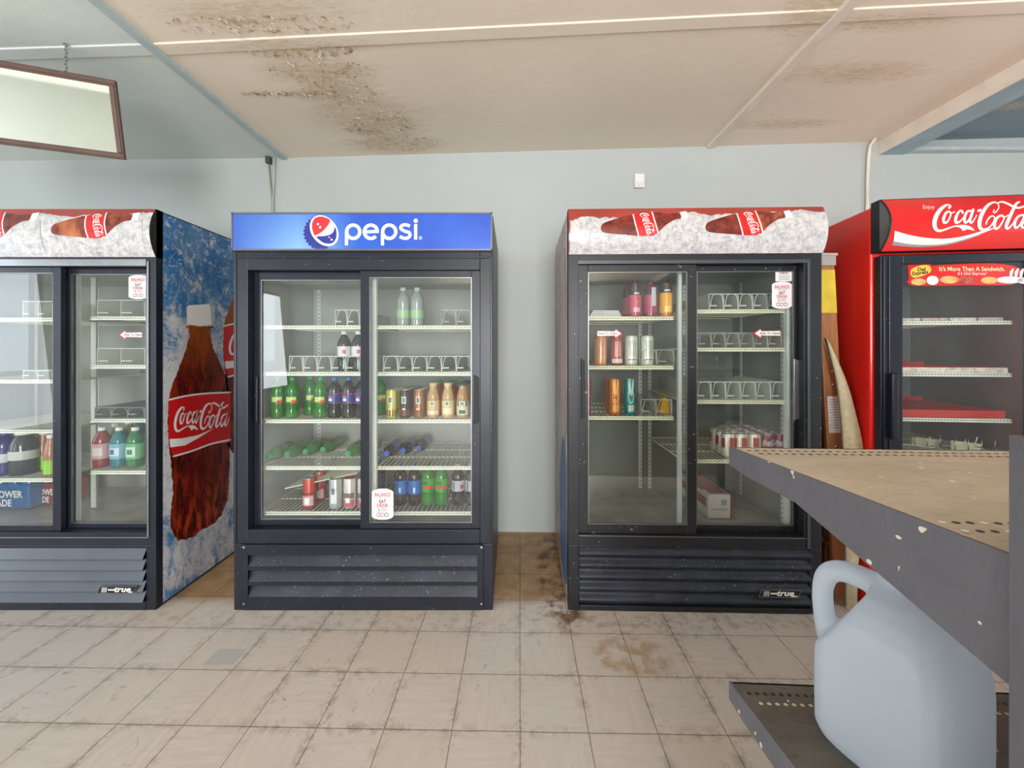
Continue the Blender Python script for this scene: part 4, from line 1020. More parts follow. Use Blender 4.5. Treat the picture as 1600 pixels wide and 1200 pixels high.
# ================================================================== RED COOLER
def build_red():
    F = F4; E = empty('drink_cooler', (F.ox, F.oy, 0), -F.a, 'bright red single-door cooler with black door frame at the right edge', 'cooler')
    u = lambda p, d=0: F.u(p, d); z = lambda p, d=0: F.z(p, d, 1400)
    W, D, H = 0.76, 0.70, 1.965; Bk = M['black']
    u0, u1 = u(1395, .01), u(1590, .01); z0, z1 = 0.42, z(415)
    mb = MB(); T = 0.045
    mb.box(0, T, 0.0, D, 0.0, H, M['cab_red']); mb.box(W-T, W, 0.0, D, 0.0, H, M['cab_red'])
    mb.box(T, W-T, D-0.03, D, 0, H, M['cab_red']); mb.box(T, W-T, 0.0, D-0.03, z(398), H, M['cab_red']); mb.box(T, W-T, 0.0, D-0.03, 0, z0-0.02, M['cab_red'])
    mb.build('cabinet', E, bevel=0.008)
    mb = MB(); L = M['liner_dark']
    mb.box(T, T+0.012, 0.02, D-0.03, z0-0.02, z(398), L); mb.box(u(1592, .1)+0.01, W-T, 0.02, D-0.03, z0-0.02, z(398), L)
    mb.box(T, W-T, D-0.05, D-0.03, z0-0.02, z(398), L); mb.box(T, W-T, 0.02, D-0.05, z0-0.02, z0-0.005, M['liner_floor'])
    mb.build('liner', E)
    for x in (u(1415, .6), u(1570, .6)): standard(E, x, 0.65, z0, z(400), 'front')
    standard(E, u(1592, .1)+0.01, 0.2, z0, z(400), 'right')
    dr = MB(); ring_frame(dr, 0.012, W-0.012, 0.36, z(402), u0, u1, z0, z1, -0.045, -0.006, Bk)
    dr.box(0.02, 0.028, -0.052, -0.045, 0.37, z(404), Bk); dr.box(0.045, 0.05, -0.050, -0.045, 0.37, z(404), Bk)
    do = dr.build('door', E, bevel=0.004); do['label'] = 'black framed glass door'
    g = MB(); g.box(u0-0.003, u1+0.003, -0.028, -0.024, z0-0.003, z1+0.003, M['glass']); g.build('glass_pane', do)
    h = MB(); h.box(u(1393, -.07), u(1404, -.07), -0.075, -0.045, z(687, -.07), z(583, -.07), Bk); h.build('handle', do, bevel=0.006)
    # sandwich banner on the glass
    b = MB(); dB = -0.0292
    def mp(x, y, e):
        q = F.loc(1240+x/4.444, 290+y/4.444, dB-e); return (q[0], dB-e, q[1])
    b.poly([(700,545),(1650,520),(1650,690),(700,705)], mp, M['ink'], 0)
    b.poly(smooth_wide([(960,560),(1100,548),(1300,540),(1450,545),(1570,575),(1585,640),(1500,690),(1200,690),(820,695),(815,640),(960,600)], 2, True), mp, M['sign_red'], 0.0005)
    b.poly([(792,552),(956,545),(968,612),(800,655)], mp, M['red'], 0.0012)
    b.poly(smooth_wide([(812,610),(820,580),(870,558),(930,552),(955,575),(945,605),(880,632),(830,638)], 3, True), mp, mat('banner_yellow', (240, 190, 60), 0.4), 0.0016)
    tm = lambda x, y, e: mp(x, -y, e)
    b.text('Deli', 888, -582, 36, tm, M['ink'], 0.0020, bold=0.03, shear=0.1); b.text('Express', 878, -606, 36, tm, M['ink'], 0.0020, bold=0.03, rot=0.12, shear=0.1)
    b.text("It's More Than A Sandwich.", 1238, -580, 41, tm, mat('banner_cream', (250, 226, 180), 0.4), 0.0014, bold=0.015)
    b.text("It's Deli Express!", 1238, -611, 30, tm, M['white'], 0.0014, shear=0.3)
    bun = mat('banner_bun', (222, 170, 100), 0.4, var=0.2, nscale=30); meat = mat('banner_meat', (170, 70, 50), 0.4, var=0.3, nscale=60)
    for cx, cy, a, c, m in ((868,668,52,24,bun), (965,658,42,32,M['sticker']), (1080,654,65,26,bun), (1200,656,70,24,meat), (1360,658,60,24,bun), (1500,655,95,24,M['sticker']), (1620,660,70,24,M['sticker'])):
        b.disc((cx, cy), a, mp, m, 0.0018, 20, c)
    for k in range(3): b.poly([(1500+35*k,600),(1520+35*k,575),(1530+35*k,578),(1515+35*k,640),(1500+35*k,640)], mp, M['white'], 0.0019)
    o = b.build('banner_sticker', do); o['label'] = 'red sandwich advertising strip along the top of the glass'
    # header
    def dep(zq):
        v = (zq-zb_)/(zt-zb_); return -0.052-0.24*max(0, v*(1-v))
    zt, zb_ = F.z(313, -.05, 1380), F.z(393, -.05, 1380)
    hd = MB(); N = 14; x0, x1 = 0.0, W
    prof = [(0.0, zt), (0.0, zb_)]+[(dep(zb_+(zt-zb_)*k/N), zb_+(zt-zb_)*k/N) for k in range(N+1)]; n = len(prof)
    hd.add([(x0+.004, a, b_) for a, b_ in prof]+[(x1-.004, a, b_) for a, b_ in prof], [(i, i+1, n+i+1, n+i) for i in range(2, n-1)], M['sign_red'], True)
    hd.box(0.002, W, -0.05, 0.0, zb_, zt, M['ink'])
    hd.box(0.002, W, -0.052, 0.0, zt-0.001, zt+0.003, M['ink'])
    capm = mat('header_end_cap', (112, 112, 112), 0.4, 0.3, var=0.1)
    tri = tessellate_polygon([[Vector((a, b_, 0)) for a, b_ in prof[2:]]])
    for x, f in ((x0+0.001, 0), (x1-.001, 1)): hd.add([(x, a*1.0, b_) for a, b_ in prof[2:]], [t if f else tuple(reversed(t)) for t in tri], capm)
    edge = [(x0+0.002, dep(zb_+(zt-zb_)*k/N)-0.002, zb_+(zt-zb_)*k/N) for k in range(N+1)]
    hd.tube(edge, 0.004, M['ink'], 6)
    def ms(x, y, e):
        px, py = 1380+x/7.27, 300+y/7.27
        d = -0.08
        for _ in range(4):
            zq = F.loc(px, py, d)[1]; d = dep(min(max(zq, zb_), zt))
        q = F.loc(px, py, d-e-0.0008); return (q[0], d-e-0.0008, q[1])
    def fill(top, bot, m, e):
        n = 40; T_ = [smooth_wide(top, 10), smooth_wide(bot, 10)]
        P = []
        for poly_ in T_:
            xs = [poly_[0][0]+(poly_[-1][0]-poly_[0][0])*i/n for i in range(n+1)]; r_ = []
            for x in xs:
                for a, c in zip(poly_, poly_[1:]):
                    if a[0] <= x <= c[0]+1e-6: t = (x-a[0])/((c[0]-a[0]) or 1); r_.append((x, a[1]+(c[1]-a[1])*t)); break
                else: r_.append(poly_[-1])
            P.append(r_)
        k = 4; vs = []
        for i in range(n+1):
            for j in range(k+1):
                a, c = P[0][i], P[1][i]; vs.append(ms(a[0]+(c[0]-a[0])*j/k, a[1]+(c[1]-a[1])*j/k, e))
        hd.add(vs, [(i*(k+1)+j, (i+1)*(k+1)+j, (i+1)*(k+1)+j+1, i*(k+1)+j+1) for i in range(n) for j in range(k)], m)
    fill([(118,545),(300,580),(500,595),(700,585),(900,540),(1100,478)], [(100,606),(300,622),(450,626),(700,606),(900,560),(1100,490)], M['greyink'], 0.0004)
    fill([(132,440),(300,488),(500,522),(700,530),(900,504),(1100,450),(1250,408)], [(118,560),(300,592),(500,602),(700,590),(900,544),(1100,478),(1250,420)], M['white'], 0.0010)
    script_logo(hd, ms, M['white'], 0.0010)
    hd.text('Enjoy', 516, -172, 62, lambda x, y, e: ms(x, -y, e), M['sticker'], 0.0010, align='CENTER')
    o = hd.build('header_sign', E); o['label'] = 'curved red header with white script lettering and grey end cap'
    for py, m in ((502, M['wire']), (583, M['wire']), (654, M['wire']), (710, M['wire'])):
        shelf_mb(T+0.02, u(1578, .06), 0.05, 0.60, F.z(py, 0.05, 1480), m).build('wire_shelf', E)
    return E
build_red()
# ================================================================== shelf trays and drinks
def tray(F, px0, px1, n, zs, d0, m, label, h=0.085, dep=0.48, arch=True):
    mb = MB(); u0, u1 = F.u(px0, d0), F.u(px1, d0); w = (u1-u0)/n; t = 0.0016
    for i in range(n+1):
        x = u0+i*w
        prof = [(d0, 0.004), (d0+dep, 0.004), (d0+dep, h), (d0+0.05, h), (d0+0.004, h), (d0, h-0.02)]
        mb.extrude_x(prof, x-t, x+t, m)
    mb.box(u0, u1, d0, d0+dep, 0.002, 0.004, m)
    mb.box(u0, u1, d0-0.002, d0+0.002, h-0.004, h, m)
    for i in range(n):
        x = u0+i*w
        mb.box(x+w*0.05, x+w*0.5, d0-0.006, d0+0.004, 0.020, 0.026, m)
        if arch:
            mb.tube([(x+0.003, d0, 0.006), (x+0.006, d0-.002, 0.03), (x+0.016, d0, h-0.012), (x+0.03, d0, h-0.002)], 0.0022, m, 5)
            mb.tube([(x+w-0.003, d0, 0.006), (x+w-0.003, d0, 0.04), (x+w-0.008, d0, h-0.012), (x+w-0.02, d0, h-0.002)], 0.0022, m, 5)
    o = mb.build('shelf_organizer'); o.location = (F.ox, F.oy, zs); o.rotation_euler = (0, 0, -F.a)
    return tag(o, label, 'organizer', 'plastic lane organizers on cooler shelves')
zf2 = lambda py: F2.z(py, .095)
B2 = 'blue-header cooler'
tray(F2, 524, 562, 2, zf2(509), .12, M['divider'], 'frosted lane organizer, right end of the top left shelf, '+B2)
tray(F2, 690, 736, 2, zf2(509), .12, M['clear'], 'clear lane organizer at the right of the top right shelf, '+B2)
tray(F2, 452, 562, 5, zf2(582), .12, M['divider'], 'frosted lane organizer on the second left shelf, '+B2)
tray(F2, 599, 736, 6, zf2(582), .12, M['divider'], 'frosted lane organizer on the second right shelf, '+B2)
tray(F3, 1108, 1222, 5, F3.z(484, .10, 1160), .12, M['divider'], 'frosted lane organizer on the top right shelf, cooler beside the ladder')
tray(F3, 1090, 1222, 6, F3.z(544, .10, 1160), .12, M['clear'], 'clear lane organizer on the second right shelf, cooler beside the ladder', 0.08)
tray(F3, 1088, 1228, 6, F3.z(626, .10, 1160), .12, M['divider'], 'frosted lane organizer on the third right shelf, cooler beside the ladder', 0.095)
tray(F3, 1000, 1054, 2, F3.z(572, .10, 990), .14, M['clear'], 'clear lane organizer right of the white cans, cooler beside the ladder')
tray(F3, 1002, 1050, 2, F3.z(651, .10, 990), .14, M['clear'], 'clear lane organizer right of the teal can, cooler beside the ladder')
tray(F1, 152, 226, 2, F1.z(495, .12), .14, M['divider'], 'frosted organizer on the top right shelf, cooler at the left edge', 0.09, arch=False)
tray(F1, 152, 226, 2, F1.z(571, .12), .14, M['divider'], 'frosted organizer on the second right shelf, cooler at the left edge', 0.09, arch=False)
tray(F1, 148, 226, 3, F1.z(655, .12), .14, mat('grey_tray', (128,130,134), 0.4), 'grey tray with round wells on the third right shelf, cooler at the left edge', 0.06)
tray(F1, 36, 82, 2, F1.z(497, .10), .12, M['divider'], 'frosted organizer on the top left shelf, cooler at the left edge', 0.09, arch=False)
tray(F1, 36, 82, 2, F1.z(594, .10), .12, M['divider'], 'frosted organizer on the second left shelf, cooler at the left edge', 0.05, arch=False)
# prototypes
P = {}
P['dew'] = bottle(liq=(34,128,20), lab=(22,112,40), cap=(30,150,96), key='dew', patch=[(-.2,1.2,.40,.52,(206,214,120)), (.5,1.3,.36,.44,(200,50,34)), (-.9,-.3,.4,.6,(20,96,40))])
P['dewred'] = bottle(liq=(30,136,24), lab=(46,160,36), cap=(20,120,64), key='dewred', l0=.34, l1=.66, patch=[(-.6,.9,.42,.50,(214,50,36)), (-.9,0,.52,.62,(20,100,44)), (.2,1.2,.37,.41,(20,100,44))])
P['cherry'] = bottle(liq=(26,12,16), lab=(26,46,130), cap=(44,110,170), key='cherry', patch=[(-1.2,1.2,.575,.62,(190,40,60)), (-1.2,1.2,.36,.39,(190,40,60)), (-.5,.05,.42,.55,(230,230,236)), (-.5,.05,.485,.55,(210,44,60))])
P['diet'] = bottle(liq=(26,14,14), lab=(216,216,222), cap=(226,226,222), key='diet', patch=[(.1,.6,.44,.54,(200,70,90))])
P['silver'] = bottle(liq=(28,14,16), lab=(180,182,190), cap=(206,208,210), key='silver', patch=[(.3,.9,.42,.52,(200,50,64)), (-.9,-.6,.38,.6,(96,104,130))])
P['blueb'] = bottle(liq=(30,18,16), lab=(28,104,186), cap=(20,84,186), key='blueb', l0=.28, l1=.62, patch=[(-.15,.15,.33,.46,(210,220,230))])
P['clearb'] = bottle(liq=(176,186,184), lab=(170,206,160), cap=(200,206,206), key='clearb', h=0.21, l0=.22, l1=.42)
P['rose'] = bottle(liq=(190,70,100), lab=(206,76,110), cap=(36,34,40), key='rose', h=0.195, r=0.033, l0=.12, l1=.60, capr=.5, patch=[(-1.4,1.4,.60,.86,(40,36,44)), (-.4,.4,.62,.66,(220,214,214)), (-.5,.5,.14,.26,(222,180,190)), (-.1,.25,.38,.46,(228,120,60))],
    prof=[(0.7,0),(0.95,.01),(1,.05),(.96,.1),(1,.14),(1,.55),(.96,.62),(.86,.72),(.66,.82),(.5,.88),(.48,.93)])
P['berry'] = bottle(liq=(150,40,70), lab=(176,60,96), cap=(36,34,40), key='berry', h=0.195, r=0.033, l0=.12, l1=.60, capr=.5, patch=[(-1.4,-.3,.60,.82,(40,36,44)), (-.1,.7,.30,.80,(206,206,216))],
    prof=[(0.7,0),(0.95,.01),(1,.05),(.96,.1),(1,.14),(1,.55),(.96,.62),(.86,.72),(.66,.82),(.5,.88),(.48,.93)])
P['citrus'] = bottle(liq=(214,120,24), lab=(232,164,44), cap=(36,34,40), key='citrus', h=0.195, r=0.033, l0=.12, l1=.66, capr=.5, patch=[(-1.4,1.4,.64,.86,(40,38,36)), (-.5,.4,.70,.74,(230,226,210)), (-.5,.5,.14,.3,(240,210,120))],
    prof=[(0.7,0),(0.95,.01),(1,.05),(.96,.1),(1,.14),(1,.55),(.96,.62),(.86,.72),(.66,.82),(.5,.88),(.48,.93)])
FR = [(0.75,0),(0.95,.015),(1,.05),(.98,.25),(.92,.42),(.99,.55),(.96,.64),(.74,.78),(.6,.86),(.62,.92)]
def frap(key, liq, lab, cap, lab2):
    return bottle(h=0.185, r=0.0325, liq=liq, lab=lab, cap=cap, key=key, l0=.10, l1=.50, capr=.66, prof=FR, patch=[(-.38,.38,.36,.49,(236,236,226)), (-.28,.28,.38,.47,(20,104,78))]+lab2)
P['frap1'] = frap('frap1', (214,172,124), (222,186,136), (214,186,150), [(-1,1,.12,.22,(240,226,200))])
P['frap2'] = frap('frap2', (224,190,140), (228,200,150), (222,196,160), [(-.7,.7,.14,.3,(244,230,196))])
P['frap3'] = frap('frap3', (206,160,112), (226,214,190), (24,84,70), [(-1.2,1.2,.34,.5,(26,66,58)), (-.5,.5,.14,.24,(26,110,84))])
P['frapg'] = frap('frapg', (170,70,40), (190,110,70), (70,150,60), [])
def cafe(key, a, b):
    return can(h=0.150, r=0.029, col=a, top=(196,196,190), key=key, patch=[(-1.4,1.4,.08,.3,b), (-.42,.42,.52,.76,(232,232,224)), (-.33,.33,.55,.73,(24,84,66)), (-.3,.3,.3,.36,(226,216,200))])
P['canyel'] = cafe('canyel', (206,196,98), (96,30,46)); P['candark'] = cafe('candark', (56,44,34), (140,80,40)); P['canbrn'] = cafe('canbrn', (160,104,56), (110,60,34))
def energy(key, col, patch, top=(180,180,180), h=0.157): return can(h=h, r=0.033, col=col, top=top, key=key, patch=patch)
stripes = [(-.5+.32*k, -.42+.32*k, .30, .82, (60,64,66)) for k in range(4)]
P['enred'] = energy('enred', (190,60,48), [(-1,1,.1,.42,(206,170,176)), (-.4,.4,.14,.36,(236,236,236)), (-1,1,.48,.52,(60,20,24))])
P['ensil'] = energy('ensil', (176,182,182), [(-.5,.5,.2,.6,(226,228,228)), (-.3,.2,.5,.7,(96,100,104))], (150,160,40))
P['enpink'] = energy('enpink', (214,204,198), [(-1,1,.34,.52,(120,96,96)), (-1,1,.06,.3,(190,90,100)), (-.35,.35,.2,.36,(236,236,236))], (190,110,70))
P['enblue'] = energy('enblue', (150,170,206), [(-1,1,.4,.7,(90,110,170))])
P['peach'] = energy('peach', (224,158,112), [(-.3+.3*k, -.18+.3*k, .3, .8, (196,110,84)) for k in range(3)])
P['enred2'] = energy('enred2', (170,80,70), [(-.4+.35*k, -.25+.35*k, .3, .8, (226,200,190)) for k in range(3)]+[(-1,1,.08,.22,(214,210,200))])
P['enwhite'] = energy('enwhite', (226,228,218), stripes+[(-.7,.7,.18,.21,(90,94,96))])
def peace(b, r, h):
    mp = lambda x, y, e: ((r*1.012+e)*math.sin(x), -(r*1.012+e)*math.cos(x), y*h)
    W_ = b.mats[-1]
    col = HAND[0]
    b.stroke([(-.28,.62),(-.42,.90)], .20, mp, col, 0, sub=1); b.stroke([(.12,.62),(.35,.90)], .20, mp, col, 0, sub=1)
    b.poly(smooth_wide([(-.5,.62),(-.2,.68),(.2,.66),(.45,.58),(.4,.46),(.15,.34),(-.3,.36),(-.55,.48)], 3, True), mp, col, 0.0002)
    b.stroke([(-.45,.58),(-.1,.54)], .03, mp, HAND[1], 0.0006, sub=1); b.stroke([(-.4,.50),(0,.48),(.2,.56)], .03, mp, HAND[1], 0.0006, sub=2)
    b.text('XYIENCE'[:0] or 'A', 0, .22, .22, mp, col, 0.0003) if False else None
    for k in range(4): b.poly([(-.5+.27*k,.10),(-.34+.27*k,.10),(-.30+.27*k,.28),(-.46+.27*k,.28)], mp, col, 0)
HAND = (flat('hand_cream', (240,226,200)), M['ink'])
P['teal'] = can(h=0.188, r=0.029, col=(14,132,134), key='teal', fn=peace)
HAND = (flat('hand_yellow', (240,190,90)), M['ink'])
P['orange'] = can(h=0.188, r=0.031, col=(206,112,50), key='orange', fn=peace)
HAND = (flat('hand_pink', (236,206,214)), M['ink'])
P['plum'] = can(h=0.188, r=0.029, col=(150,60,84), key='plum', fn=peace)
P['colawhite'] = can(col=(222,216,200), key='colawhite', patch=[(-.2,.7,.45,.85,(176,40,44)), (-1.5,-.9,.4,.8,(176,40,44))])
def scr(b, r, h):
    mp = lambda x, y, e: ((r*1.012+e)*math.sin((x-1110)*0.0021), -(r*1.012+e)*math.cos((x-1110)*0.0021), h*0.62-(y-290)*0.00010)
    script_logo(b, mp, M['white'], 0)
P['colaplum'] = can(col=(122,24,62), key='colaplum', fn=scr)
def sport(key, liq, lab, patch=None):
    return bottle(h=0.21, r=0.038, liq=liq, lab=lab, cap=(226,228,226), key=key, l0=.22, l1=.60, capr=.46, patch=patch, prof=[(0.8,0),(0.98,.015),(1,.06),(1,.2),(.93,.3),(.93,.52),(1,.6),(.98,.68),(.8,.78),(.5,.86),(.42,.93)])
P['spred'] = sport('spred', (150,40,56), (196,150,156), [(-.8,.8,.3,.5,(212,196,196))])
P['spteal'] = sport('spteal', (20,126,140), (120,176,200), [(-.7,.7,.3,.5,(206,222,232)), (-.4,.2,.34,.46,(30,80,140))])
P['spgreen'] = sport('spgreen', (24,130,70), (110,180,130), [(-.7,.7,.28,.52,(200,226,206)), (-.3,.4,.34,.46,(40,120,80))])
P['spyel'] = sport('spyel', (150,150,60), (120,140,70))
P['milk'] = bottle(h=0.23, r=0.055, liq=(70,74,84), lab=(196,198,196), cap=(222,222,220), key='milk', l0=.36, l1=.56, capr=.62, prof=[(0.8,0),(1,.02),(1,.5),(.98,.66),(.85,.78),(.6,.88),(.55,.93)])
P['indigo'] = bottle(h=0.23, r=0.045, liq=(34,44,130), lab=(196,198,204), cap=(40,44,140), key='indigo', l0=.30, l1=.5, capr=.6)
P['tea'] = bottle(h=0.215, r=0.028, liq=(196,130,104), lab=(150,206,50), cap=(226,222,216), key='tea', l0=.04, l1=.38, capr=.6, prof=[(0.8,0),(1,.02),(1,.4),(.98,.55),(.8,.7),(.58,.82),(.52,.93)])
def put(F, px, py_shelf, key, d, label, cat='bottle', group=None, pxs=None, dz=0.0015, rz=0.0, name=None):
    dsh = .095 if F is F2 else .10
    z = F.z(py_shelf, dsh, pxs if pxs else (CX+(F.ox+0.3)/F.oy*FPX))
    return top_level_item(F, px, d, z+dz, P[key], name or (cat.replace(' ', '_')), label, cat, group, rz)
# --- blue-header cooler
G = 'soda bottles on the third left shelf'
for px, d, l in ((434,.16,'leftmost green soda bottle on the third left shelf'), (457,.16,'second green soda bottle from the left on the third left shelf'), (485,.24,'green soda bottle standing further back on the third left shelf'), (501,.16,'green soda bottle next to the blue-labelled cola bottles')):
    put(F2, px, 656, 'dew', d, l, 'bottle', G, rz=random.uniform(-.3,.3), name='soda_bottle')
for px, l in ((523,'left one of three blue-labelled cherry cola bottles'), (545,'middle one of three blue-labelled cherry cola bottles'), (565,'blue-labelled cherry cola bottle half hidden by the door stile')):
    put(F2, px, 656, 'cherry', .16, l, 'bottle', G, name='cola_bottle')
put(F2, 538, 582, 'diet', .17, 'white-labelled dark cola bottle, left of the pair on the second shelf', name='cola_bottle')
put(F2, 560, 582, 'diet', .17, 'white-labelled dark cola bottle, right of the pair on the second shelf', name='cola_bottle')
put(F2, 630, 509, 'clearb', .20, 'clear water bottle, left of the pair on the top right shelf', name='water_bottle')
put(F2, 652, 509, 'clearb', .20, 'clear water bottle, right of the pair on the top right shelf', name='water_bottle')
G = 'coffee cans and bottles on the third right shelf'
put(F2, 594, 656, 'dew', .24, 'green soda bottle left of the yellow coffee can', 'bottle', name='soda_bottle')
for k, (px, key, nm) in enumerate(((612,'canyel','yellow'), (633,'candark','dark brown'), (655,'canbrn','tan brown'))):
    for r_ in range(4):
        where = ('front '+nm+' coffee can on the third right shelf', nm+' coffee can second in its row', nm+' coffee can third in its row', nm+' coffee can at the back of its row')[r_]
        dd = .15+.067*r_; u_ = F2.u(px, .15)+0.006*r_
        x, y, _ = F2.world(u_, dd); place(P[key], 'coffee_can', (x, y, zf2(656)+.0015), 0, where, 'can', G)
for px, key, nm in ((677,'frap1','tan'), (700,'frap2','cream'), (723,'frap3','dark-capped')):
    x, y, _ = F2.world(F2.u(px, .15), .15); place(P[key], 'coffee_bottle', (x, y, zf2(656)+.0015), 0, 'front '+nm+' glass coffee bottle on the third right shelf', 'bottle', G)
    for r_ in (1, 2):
        x, y, _ = F2.world(F2.u(px, .15)+.005*r_, .15+.073*r_); place(P['frapg' if nm != 'dark-capped' else 'frap3'], 'coffee_bottle', (x, y, zf2(656)+.0015), 0, ('coffee bottle directly behind the front '+nm+' one' if r_ == 1 else 'coffee bottle at the back of the '+nm+' row'), 'bottle', G)
for i, px in enumerate((484,)): put(F2, px, 800, 'enred', .16, 'red-topped energy can on the bottom left shelf', 'can', name='energy_can')
put(F2, 500, 800, 'enred', .26, 'energy can behind the red-topped one on the bottom shelf', 'can', name='energy_can')
put(F2, 508, 800, 'enblue', .34, 'pale blue energy can at the back of the bottom left shelf', 'can', name='energy_can')
put(F2, 525, 800, 'ensil', .15, 'silver can with olive rim in the middle of the bottom left shelf', 'can', name='energy_can')
put(F2, 547, 800, 'enpink', .16, 'white and pink can with copper rim on the bottom left shelf', 'can', name='energy_can')
put(F2, 569, 800, 'enpink', .16, 'pinkish can half hidden by the door stile, bottom shelf', 'can', name='energy_can')
for px, key, l in ((626,'blueb','left one of two blue-labelled bottles on the bottom right shelf'), (648,'blueb','right one of two blue-labelled bottles on the bottom right shelf'),
                   (669,'dewred','left one of two bright green bottles on the bottom right shelf'), (690,'dewred','right one of two bright green bottles on the bottom right shelf'),
                   (716,'silver','silver-labelled cola bottle on the bottom right shelf'), (737,'silver','silver-labelled cola bottle at the right end of the bottom shelf')):
    put(F2, px, 800, key, .20, l, 'bottle', 'bottles on the bottom right shelf', name='soda_bottle', rz=0.15)
put(F2, 592, 800, 'cherry', .30, 'dark bottle behind the sticker on the bottom right shelf', name='cola_bottle')
# bottles lying in rows on the fourth shelf
def lay(F, px, py, d, key, label, group, lift=0.037, du=0):
    z = F.z(py, .095); u_ = F.u(px, .18)+du; x, y, _ = F.world(u_, d+0.2)
    o = place(P[key], 'soda_bottle', (x, y, z+lift), 0, label, 'bottle', group, rx=R(90)); return o
names = ['first', 'second', 'third', 'fourth', 'fifth', 'sixth', 'seventh']
for i, px in enumerate((422, 441, 462, 484)):
    lay(F2, 424, 729, .16+.05*i, 'dew', names[i]+' from the left of the green bottles lying on the fourth left shelf', 'lying green bottles on the fourth left shelf', du=.073*i)
for i, px in enumerate((538, 558)):
    lay(F2, 540, 729, .22+.03*i, 'dew', ('left' if i == 0 else 'right')+' one of two green bottles lying near the door stile, fourth shelf', 'lying green bottles on the fourth left shelf', du=.073*i)
for i, px in enumerate((598, 616, 634)):
    lay(F2, 601, 729, .22+.06*i, 'blueb', names[i]+' from the left of the blue bottles lying on the fourth right shelf', 'lying blue bottles on the fourth right shelf', du=.073*i)
# fallen white sheet above the energy cans
mb = MB(); a = F2.loc(455, 758, .2); b = F2.loc(505, 733, .2)
mb.hexa([(a[0], .14, a[1]), (F2.u(562,.2), .16, a[1]+.075), (F2.u(562,.2), .58, a[1]+.09), (a[0]+.04, .58, a[1]+.02)], [(a[0], .14, a[1]+.004), (F2.u(562,.2), .16, a[1]+.079), (F2.u(562,.2), .58, a[1]+.094), (a[0]+.04, .58, a[1]+.024)], M['wire'])
o = mb.build('loose_panel'); o.location = (F2.ox, F2.oy, 0); tag(o, 'loose white panel lying slanted on top of the energy cans', 'panel')
# small black clip
mb = MB(); mb.box(-.014, .014, -.01, .01, 0, .010, M['ink']); o = mb.build('clip', bevel=.002); x, y, _ = F2.world(F2.u(666, .14), .14); o.location = (x, y, zf2(582)+.006); tag(o, 'small black clip lying in the organizer on the second right shelf', 'clip')
# --- third cooler
C3 = 'cooler beside the ladder'
for px, key, l in ((992,'rose','pink juice bottle on the top left shelf'), (1016,'berry','dark pink juice bottle between the pink and orange ones'), (1040,'citrus','orange juice bottle on the top left shelf')):
    put(F3, px, 495, key, .17, l+', '+C3, pxs=990, name='juice_bottle')
put(F3, 982, 495, 'berry', .27, 'dark bottle directly behind the pink juice bottle', pxs=990, name='juice_bottle')
for px, key, l in ((938,'peach','peach coloured energy can'), (963,'enred2','red patterned energy can'), (986,'enwhite','left one of two white energy cans'), (1011,'enwhite','right one of two white energy cans')):
    put(F3, px, 572, key, .17, l+' on the second left shelf', 'can', pxs=990, name='energy_can')
    if key != 'peach': put(F3, px-1, 572, key, .245, 'can right behind the '+l, 'can', pxs=990, name='energy_can')
for px, key, l in ((915,'plum','plum tall can with pale hand drawing at the left door stile'), (960,'orange','orange tall can with hand drawing, third left shelf'), (984,'teal','teal tall can with cream hand drawing, third left shelf')):
    put(F3, px, 651, key, .16, l, 'can', pxs=990, name='tall_can')
put(F3, 954, 651, 'orange', .23, 'orange tall can standing behind the front orange can', 'can', pxs=990, name='tall_can')
mb = MB()
for k in range(4): mb.box(-.085+.006*k, .085-.004*k, -.05, .06, .009*k, .009*k+.007, M['sticker'])
o = mb.build('paper_stack', bevel=.002); x, y, _ = F3.world(F3.u(942, .18), .18); o.location = (x, y, F3.z(495, .10, 990)+.002); o.rotation_euler = (0, 0, .04)
tag(o, 'crumpled white paper stack at the left of the top shelf, '+C3, 'papers')
for px, py, dd, l in ((1038, 651, .16, 'yellow plastic pusher on the third left shelf'), (1222, 544, .16, 'yellow plastic pusher at the right end of the second right shelf')):
    mb = MB(); ym = plastic_clear('amber_plastic'+str(px), (196, 150, 20), 0.85)
    mb.add([(-.028,0,0),(.028,0,0),(.024,0,.07),(-.002,0,.09),(-.02,0,.03),(-.028,.05,0),(.028,.05,0),(.024,.05,.07),(-.002,.05,.09),(-.02,.05,.03)],
           [(0,1,2,3,4),(9,8,7,6,5),(0,5,6,1),(1,6,7,2),(2,7,8,3),(3,8,9,4),(4,9,5,0)], ym)
    o = mb.build('plastic_pusher', bevel=.002); x, y, _ = F3.world(F3.u(px, dd), dd); o.location = (x, y, F3.z(py, .10, 990 if py > 600 else 1160)+.006); o.rotation_euler = (0, 0, -F3.a); tag(o, l, 'pusher')
rows = [('white', 4), ]
zc3 = F3.z(719, .10, 1160)+.0015; n_ = 0
rown = ['front', 'second', 'third', 'fourth']; coln = ['leftmost', 'second', 'third', 'fourth', 'rightmost']
for r_ in range(4):
    for c_ in range(5):
        if r_ == 3 and c_ == 0: continue
        key = 'colawhite' if c_ < 3 and not (r_ == 3 and c_ == 2) else 'colaplum'
        u_ = F3.u(1137, .17)+c_*.068+(0.004*r_)-.0; dd = .17+.068*r_
        x, y, _ = F3.world(u_, dd)
        place(P[key], 'cola_can', (x, y, zc3), -F3.a+random.uniform(-.5,.5)*(1 if key == 'colawhite' else .2), ('white and red' if key == 'colawhite' else 'plum coloured')+' cola can, %s in the %s row of the can group' % (coln[c_], rown[r_]), 'can', 'cola cans on the fourth right shelf')
mb = MB(); bx0, bx1, bz0, bz1 = 0, .125, 0, .125; wb = mat('carton_white', (206,200,196), .6)
